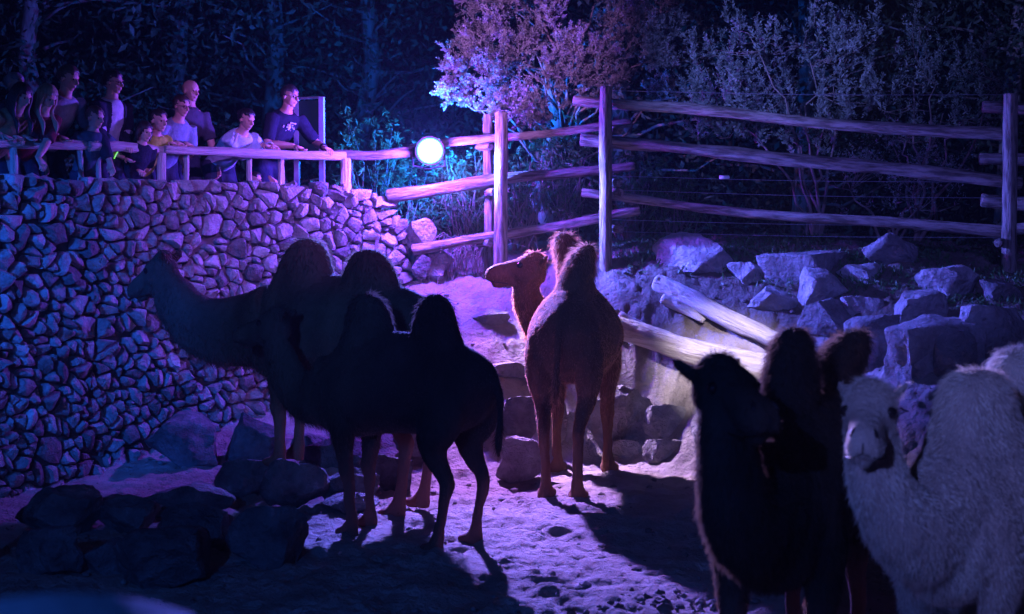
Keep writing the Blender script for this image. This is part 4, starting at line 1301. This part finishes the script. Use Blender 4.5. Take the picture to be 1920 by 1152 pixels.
def person(label, head_px, head_py, head_d, lean, hands=(None, None), shirt=('grey', (.3, .3, .3)), trousers=('navy', (.03, .035, .06)), hair=('dark', (.02, .014, .01)),
           style='short', glasses=False, sleeves=.45, yaw=0.0, turn=0.0, nod=0.1, female=False, crouch=0.0, child=False, jacket=None, floor=None, extra=None, hs=1.0, hunch=.0):
    """the person whose head centre is seen at (head_px, head_py) at distance head_d; stands on the walkway facing the railing;
    hands are pixel points on the rail (px, py, d) or None for hanging; height follows from the head level"""
    fl = FLOOR if floor is None else floor
    s0 = s_of_px(min(740, max(-160, head_px))); n_ = wall_pt(s0)[1]
    face = math.atan2(n_.y, n_.x) + R(yaw)
    Hd = P(head_px, head_py, head_d)
    le = R(lean)
    # height from the head level: z = H * (hip + torso*cos + neck/head)
    hipf = .52 - crouch
    fz = hipf + .30 * math.cos(le) + .104 * math.cos(le * .55)
    H = (Hd.z - fl) / fz
    fx = .30 * math.sin(le) + .104 * math.sin(le * .55)
    Rm = Matrix.Rotation(face, 4, 'Z')
    base = Hd - (Rm @ Vector((fx * H, 0, 0))); base.z = fl
    root = thing('person', label, 'person', base, face, 'visitors at the railing'); M = _mw[root.name]; Mi = M.inverted()
    V = Vector
    hw = (.105 if not female else .094) * H
    if child: hw = .10 * H
    hip = V((0, 0, hipf * H)); up = V((math.sin(le), 0, math.cos(le)))
    chest = hip + up * .20 * H; sho = hip + up * .29 * H + V((hunch * .03 * H, 0, 0)); nb = hip + up * .315 * H
    hc = V((fx * H, 0, (Hd.z - fl)))
    hh = H / 7.4 * hs * (1.18 if child else 1.0)              # head height
    body = MB(); sh = MB(); tr = MB()
    def torso(m, g):
        m.tube([hip - up * .03 * H, hip + up * .06 * H, hip + up * .13 * H, chest, sho - up * .01 * H, sho + up * .028 * H],
               [(.093 * H + g, .062 * H + g), (.088 * H + g, .060 * H + g), (.085 * H + g, .060 * H + g), (.096 * H + g, .068 * H + g), (hw * .92 + g, .052 * H + g), (.045 * H + g, .04 * H + g)], 18, smooth=3, side=(0, 1, 0))
    torso(body, 0); torso(sh, .014)
    body.tube([nb - up * .03 * H, nb + (hc - nb) * .35, hc - V((.01, 0, hh * .25))], [.038 * H, .033 * H, .034 * H], 12)
    k = H / 1.72 * (1.1 if child else 1)
    hands_mb = MB()
    fore_ends = []
    for sd, hp in ((1, hands[0]), (-1, hands[1])):
        a = sho + V((0, sd * hw, -.012 * H))
        l1, l2 = .175 * H, .155 * H
        if hp is None:
            c = a + V((.10 * H, sd * .02 * H, -.31 * H))
            fwd = V((.3, 0, -1)); upv = V((0, sd, 0))
        else:
            c = Mi @ P(*hp[:3])
            fwd = V((.8, -sd * .15, -.25)); upv = V((.25, 0, 1))
            if len(hp) > 3: fwd = V(hp[3]); 
            c = c - fwd.normalized() * .045 * k + V((0, 0, .045 * k if len(hp) < 4 else 0))
        if (c - a).length > (l1 + l2) * .99: 
            c = a + (c - a).normalized() * (l1 + l2) * .99
        e = ik(a, c, l1, l2, V((-.6, sd * .8, -.35)))
        body.tube([a, a.lerp(e, .5), e, e.lerp(c, .35), c], [.031 * H, .029 * H, .024 * H, .0245 * H, .0165 * H], 12, smooth=3)
        hand_shape(hands_mb, c, fwd, upv, -sd, k * .98)
        if sleeves > 0:
            if sleeves <= .5:
                en = a.lerp(e, sleeves * 2); sh.tube([a - (e - a) * .05, a.lerp(en, .5), en], [.042 * H, .041 * H, .040 * H], 14)
            else:
                sh.tube([a - (e - a) * .05, a.lerp(e, .5), e, e.lerp(c, (sleeves - .5) * 2 * .92)], [.043 * H, .040 * H, .034 * H, .026 * H], 14, smooth=3)
        fore_ends.append((a, e, c))
    for sd in (1, -1):
        ft = V((-.02 * H + .03 * sd * H * .3, sd * .07 * H, 0)); hj = hip + V((0, sd * .05 * H, -.01 * H))
        kn = ik(hj, ft + V((0, 0, .04 * H)), .25 * H, .245 * H, V((1, sd * .1, 0)))
        body.tube([hj, kn, ft + V((0, 0, .04 * H))], [.052 * H, .034 * H, .022 * H], 12, smooth=3)
        body.tube([ft + V((-.03 * H, 0, .02 * H)), ft + V((.05 * H, 0, .018 * H)), ft + V((.10 * H, 0, .012 * H))], [(.022 * H, .02 * H), (.026 * H, .018 * H), (.018 * H, .01 * H)], 10)
        tr.tube([hj + V((0, 0, .03 * H)), hj.lerp(kn, .5), kn, kn.lerp(ft, .9)], [.068 * H, .055 * H, .045 * H, .036 * H], 14, smooth=3)
    tr.tube([hip - up * .05 * H, hip + up * .03 * H], [(.10 * H, .072 * H), (.098 * H, .07 * H)], 16, side=(0, 1, 0))
    # head in its own frame
    Rh = Matrix.Rotation(R(turn), 3, 'Z') @ Matrix.Rotation(nod, 3, 'Y')
    def h(x, y, z): return hc + Rh @ V((x, y, z)) * hh
    hd = MB()
    hd.ball(h(-.03, 0, .12), (.40 * hh, .325 * hh, .37 * hh), 20, 14, M=Rh)
    hd.ball(h(.10, 0, -.10), (.27 * hh, .255 * hh, .33 * hh), 18, 12, M=Rh)
    hd.ball(h(.20, 0, -.335), (.12 * hh, .14 * hh, .095 * hh), 12, 8, M=Rh)
    hd.tube([h(.345, 0, .08), h(.40, 0, -.01), h(.455, 0, -.10), h(.36, 0, -.125)], [.035 * hh, .048 * hh, .058 * hh, .045 * hh], 10)
    hd.ball(h(.335, 0, -.215), (.065 * hh, .10 * hh, .028 * hh), 10, 7, M=Rh)
    hd.ball(h(.325, 0, -.255), (.06 * hh, .085 * hh, .026 * hh), 10, 7, M=Rh)
    hd.ball(h(.315, 0, .115), (.06 * hh, .22 * hh, .04 * hh), 12, 7, M=Rh)
    for sd in (-1, 1):
        hd.ball(h(-.02, sd * .335, -.01), (.075 * hh, .035 * hh, .12 * hh), 10, 8, M=Rh)
        hd.ball(h(.21, sd * .17, -.07), (.10 * hh, .08 * hh, .09 * hh), 10, 7, M=Rh)
    hd.tube([h(-.05, 0, -.1), nb.lerp(hc, .4)], [.21 * hh, .24 * hh], 14)
    bm_ = remesh(body, .014, 3, 'body')
    hm_ = remesh(hd, .0062, 3, 'head')
    # one mesh: body + head + hands
    bmx = bmesh.new(); bmx.from_mesh(bm_); bmx.from_mesh(hm_); hmesh = hands_mb.mesh('hands', True); bmx.from_mesh(hmesh)
    bmesh.ops.recalc_face_normals(bmx, faces=bmx.faces)
    me = bpy.data.meshes.new('body'); bmx.to_mesh(me); bmx.free()
    me.polygons.foreach_set('use_smooth', [True] * len(me.polygons))
    bodyo = obj('body', me, skin_mat(), root, M)
    def wrinkle(c): return c + (.006 * fbm(c * 11, 2))[:, None]
    obj('shirt', remesh(sh, .015, 3, 'shirt', wrinkle), cloth(*shirt), root, M)
    obj('trousers', remesh(tr, .024, 3, 'trousers', wrinkle), cloth(*trousers), root, M)
    if jacket:
        jk = MB()
        jk.tube([hip - up * .06 * H, hip + up * .10 * H, chest, sho + up * .0 * H, sho + up * .02 * H], [(.105 * H, .075 * H), (.10 * H, .074 * H), (.108 * H, .082 * H), (hw * 1.02, .066 * H), (.07 * H, .055 * H)], 18, smooth=3, side=(0, 1, 0))
        for (a, e, c) in fore_ends:
            jk.tube([a - (e - a) * .06, a.lerp(e, .5), e, e.lerp(c, .92)], [.048 * H, .046 * H, .04 * H, .032 * H], 14, smooth=3)
        jm = remesh(jk, .015, 3, 'jacket', wrinkle)
        # open front: press the strip before the breastbone inside the shirt
        n = len(jm.vertices); co = np.empty(n * 3, np.float32); jm.vertices.foreach_get('co', co); co = co.reshape(-1, 3)
        ax = np.array(chest); fr = (co[:, 0] - ax[0] - (co[:, 2] - ax[2]) * math.tan(le)) 
        strip = (np.abs(co[:, 1]) < .045 * H) & (fr > .02)
        co[strip, 0] -= .05; jm.vertices.foreach_set('co', co.ravel()); jm.update()
        obj('jacket', jm, cloth(*jacket), root, M)
    for sd in (-1, 1):
        e = MB(); e.ball(h(.325, sd * .135, .035), .036 * hh, 10, 7)
        obj('eye', e.mesh('eye', True), mat('eye_dark', (.03, .02, .02), rough=.2, bump=0), bodyo, M)
    if style != 'bald':
        hr = MB()
        n_u, n_v = 30, 18
        hr.ball((0, 0, 0), 1.0, n_u, n_v)
        front = {'short': .20, 'cropped': .19, 'long': .16, 'bob': .16, 'updo': .2}.get(style, .2)
        vv = []
        for q in hr.v:
            d = q.normalized()
            r = V((.445, .375, .425))
            p = V((d.x * r.x - .035, d.y * r.y, d.z * r.z + .125))
            nzv = float(vnoise(np.array([[d.x * 5 + H * 9, d.y * 5, d.z * 5]]))[0])
            p = p * (1 + .05 * nzv)
            lowlim = {'short': -.12, 'cropped': -.05, 'long': -.35, 'bob': -.30, 'updo': -.12}.get(style, -.1)
            infront = p.x > .02 and p.z < front + .32 * (.33 - p.x) + (.10 if abs(p.y) < .1 else 0)
            if infront and abs(p.y) < (.36 if style in ('short', 'cropped', 'updo') else .26): p = V((p.x * .5, p.y * .7, p.z * .75))
            if p.z < lowlim: p = V((p.x * .6, p.y * .6, lowlim + (p.z - lowlim) * .3))
            vv.append(hc + Rh @ p * hh)
        hr.v = vv
        if style == 'cropped':
            hr.v = [hc + (q - hc) * .965 for q in hr.v]
        if style in ('long',):
            for sd in (-1, 1):
                for q in range(6):
                    o0 = .30 + .02 * q
                    x0 = .14 - .075 * q
                    hr.tube([h(x0, sd * .30, .22), h(x0 + .02, sd * .385, -.1), h(x0 + .06, sd * (.36 - .01 * q), -.55), hc + V((.02 * q * hh + .05 * hh, sd * .34 * hh, -1.05 * hh)), hc + V((.08 * hh, sd * .30 * hh, -(1.45 + .1 * math.sin(q * 2)) * hh))],
                            [.05 * hh, .075 * hh, .085 * hh, .075 * hh, .02 * hh], 8, smooth=3)
            hr.ball(h(-.25, 0, -.3), (.2 * hh, .3 * hh, .5 * hh), 12, 9, M=Rh)
        if style == 'updo': hr.ball(h(-.45, 0, .2), (.17 * hh, .17 * hh, .17 * hh), 12, 9, M=Rh)
        if style == 'bob':
            for sd in (-1, 1):
                hr.tube([h(.02, sd * .30, .2), h(0, sd * .40, -.1), h(.03, sd * .36, -.42)], [.12 * hh, .13 * hh, .06 * hh], 9, smooth=3)
        obj('hair', hr.mesh('hair', True), hairm(*hair), root, M)
    if glasses:
        g = MB()
        for sd in (-1, 1):
            pts = [h(.405 - .03 * abs(math.cos(a)), sd * .15 + .105 * math.cos(a), .03 + .075 * math.sin(a)) for a in np.linspace(0, 2 * math.pi, 15)]
            g.tube(pts, [.0022 * hh / .235] * 15, 5)
            g.tube([h(.38, sd * .25, .05), h(.2, sd * .345, .055), h(-.04, sd * .36, .04)], [.002] * 3, 5)
        g.tube([h(.41, -.045, .04), h(.425, 0, .05), h(.41, .045, .04)], [.002] * 3, 5)
        obj('glasses', g.mesh('glasses', True), mat('glasses_frame', (.02, .02, .022), rough=.25, bump=0), root, M)
    if extra: extra(root, M, dict(hip=hip, up=up, chest=chest, sho=sho, hc=hc, H=H, hh=hh, h=h, arms=fore_ends, hw=hw))
    pass
    return root
def rp(px, dy=-4, dd=0.0):
    q = rail_at(px); p = [a[0] for a in RAIL]
    return (px, float(np.interp(px, p, [a[1] for a in RAIL])) + dy, float(np.interp(px, p, [a[2] for a in RAIL])) + dd)
def rd(px): 
    return float(np.interp(px, [a[0] for a in RAIL], [a[2] for a in RAIL]))

def wristband(root, M, k):
    a, e, c = k['arms'][0]
    mb = MB(); q = e.lerp(c, .93); d = (c - e).normalized()
    mb.tube([q - d * .014, q + d * .014], [.022 * k['H'] / 1.0 * 1.0] * 2, 12)
    obj('wristband', mb.mesh('wristband', True), mat('black_rubber', (.02, .02, .02)), root, M)
def print_patch(root, M, k):
    # pale printed motif on the chest of the dark T-shirt
    rg2 = np.random.default_rng(4); mb = MB()
    fr = k['chest'] + Vector((.068 * k['H'] + .016, 0, 0)); up = k['up']
    for q in range(26):
        y = rg2.uniform(-.085, .085); z = rg2.uniform(-.08, .075)
        c = fr + up * z + Vector((-.9 * y * y * 4 + .006, y, 0))
        w_, h_ = rg2.uniform(.006, .02), rg2.uniform(.004, .012)
        mb.box((0, 0, 0), (.003, w_, h_), Matrix.Translation(c) @ Matrix.Rotation(math.atan2(up.x, up.z), 4, 'Y') @ Matrix.Rotation(-y * 5, 4, 'Z'))
    obj('shirt_print', mb.mesh('shirt_print'), mat('print_white', (.6, .6, .62), bump=0), root, M)

person('man in glasses and dark printed T-shirt gripping the rail with both hands', 543, 182, 14.98, 33, (rp(612), rp(560)), ('black', (.018, .02, .035)), style='cropped', hair=('grey', (.045, .042, .04)), glasses=True, yaw=12, turn=8, nod=.12, extra=lambda r, M, k: (wristband(r, M, k), print_patch(r, M, k)))
def bag(root, M, k):
    mb = MB(); s_ = k['sho']; p = k['hip'] + Vector((.16, -.12, .02))
    mb.tube([s_ + Vector((.075, -.10, .02)), k['chest'] + Vector((.15, -.13, 0)), p + Vector((.02, 0, .06))], [(.018, .004)] * 3, 6, smooth=3)
    obj('bag_strap', mb.mesh('bag_strap', True), cloth('strap', (.5, .5, .5)), root, M)
person('woman in a pale blue cardigan leaning on the rail with folded forearms', 462, 225, 14.35, 54, (rp(512, -6), rp(500, -6)), ('pale_blue', (.42, .52, .58)), style='updo', hair=('black', (.012, .010, .010)), sleeves=.98, yaw=6, turn=6, nod=.30, female=True, extra=bag)
person('bald man standing behind the boy in glasses', 357, 172, 14.45, 14, (None, None), ('grey_dark', (.06, .06, .07)), style='bald', yaw=5, turn=5)
person('young person in glasses and grey-blue T-shirt resting arms on the rail', 340, 200, 13.9, 34, (rp(352), rp(335)), ('grey_blue', (.20, .27, .32)), hair=('brown', (.05, .03, .02)), glasses=True, yaw=5, turn=5, nod=.2, style='short')
person('dark-haired boy in a yellow-green shirt leaning over the rail', 297, 228, 13.6, 38, (rp(335, -5), rp(322, -5)), ('yellow_green', (.36, .38, .06)), style='short', sleeves=.5, yaw=0, turn=6, nod=.1, child=True)
def neon(root, M, k):
    a, e, c = k['arms'][1]
    for i in range(2):
        mb = MB(); q = e.lerp(c, .3 + .25 * i); d = (c - e).normalized()
        s1 = d.orthogonal().normalized(); s2 = d.cross(s1); r = .045
        mb.tube([q + (s1 * math.cos(t) + s2 * math.sin(t)) * r for t in np.linspace(0, 2 * math.pi, 13)], [.006] * 13, 6)
        obj('glow_bracelet', mb.mesh('glow_bracelet', True), emat('neon_green_%d' % i, (.25, 1.0, .05), .9), root, M)
person('small dark-haired child behind the rail wearing a neon green glow bracelet', 270, 248, 13.45, 30, (rp(262, 50, .0), rp(240, 30, .0)), ('black', (.018, .02, .035)), style='bob', yaw=0, turn=8, nod=.2, child=True, extra=neon, hs=1.0)
person('man in glasses with a dark open jacket over a white T-shirt', 212, 156, 13.3, 14, (rp(236, 6), None), ('white_tee', (.55, .56, .58)), style='short', glasses=True, yaw=10, turn=12, nod=.06, jacket=('dark_jacket', (.025, .03, .045)))
person('small child in front of the jacket man looking over the rail', 178, 222, 13.0, 20, (rp(196), rp(170)), ('teal_dark', (.05, .09, .11)), style='short', hair=('fair', (.10, .07, .04)), yaw=0, turn=10, nod=.15, child=True)
person('tall person in a pale grey T-shirt with one straight arm on the rail', 128, 148, 12.85, 32, (rp(184), rp(118)), ('pale_grey', (.38, .40, .44)), style='short', hair=('fair', (.10, .07, .04)), yaw=5, turn=10, nod=.25)
person('woman with long blonde hair and a red top looking down over the rail', 88, 182, 12.5, 44, ((74, 306, 12.25, (.5, 0, -.6)), rp(52)), ('dark_red', (.16, .03, .04)), style='long', hair=('blonde', (.34, .26, .15)), sleeves=.45, yaw=0, turn=5, nod=.55, female=True)
person('dark-haired person in an olive top leaning far over the rail at the left edge', 40, 180, 12.25, 48, (rp(32), rp(12)), ('olive', (.16, .14, .07)), style='long', hair=('dark', (.02, .014, .01)), yaw=0, turn=5, nod=.45, female=True)
person('grey-haired person standing behind the leftmost visitors', 28, 160, 12.75, 10, (None, None), ('grey_dark', (.06, .06, .07)), style='short', hair=('silver', (.25, .25, .26)), yaw=0, turn=5, nod=.1)
person('child crouching behind the rail with a hand on the wall top, under the leaning woman', 480, 338, 14.78, 20, ((508, 336, 14.62, (.6, 0, -.5)), None), ('maroon', (.10, .025, .025)), style='short', yaw=0, turn=5, nod=.0, child=True, crouch=.26, hs=.95)

# ================================================================== near ledge, out of focus at the lower left corner
me = rock_mesh('ledge', 77, (1.9, .9, 2.1), cuts=5, rough=.02)
M = Matrix.Translation((-1.0, 1.6, .90))
tag(obj('ledge_rock', me, mat('ledge_stone', (.35, .33, .33), rough=.8, scale=3), M=M), 'blurred pale ledge rock in the near lower left corner', 'rock')

# ================================================================== thin night haze
hz = MB(); hz.box((0, 40, 9.0), (60, 60, 11.0))
hm = bpy.data.materials.new('haze_air'); hm.use_nodes = True
nt = hm.node_tree
for nd in list(nt.nodes):
    if nd.type != 'OUTPUT_MATERIAL': nt.nodes.remove(nd)
pv = nt.nodes.new('ShaderNodeVolumePrincipled')
pv.inputs['Color'].default_value = (.9, .93, 1, 1); pv.inputs['Density'].default_value = 0.0006; pv.inputs['Anisotropy'].default_value = 0.2
out_ = [nd for nd in nt.nodes if nd.type == 'OUTPUT_MATERIAL'][0]
nt.links.new(pv.outputs[0], out_.inputs['Volume'])
tag(obj('haze', hz.mesh('haze'), hm), 'thin haze hanging in the floodlit night air', 'haze', kind='stuff')
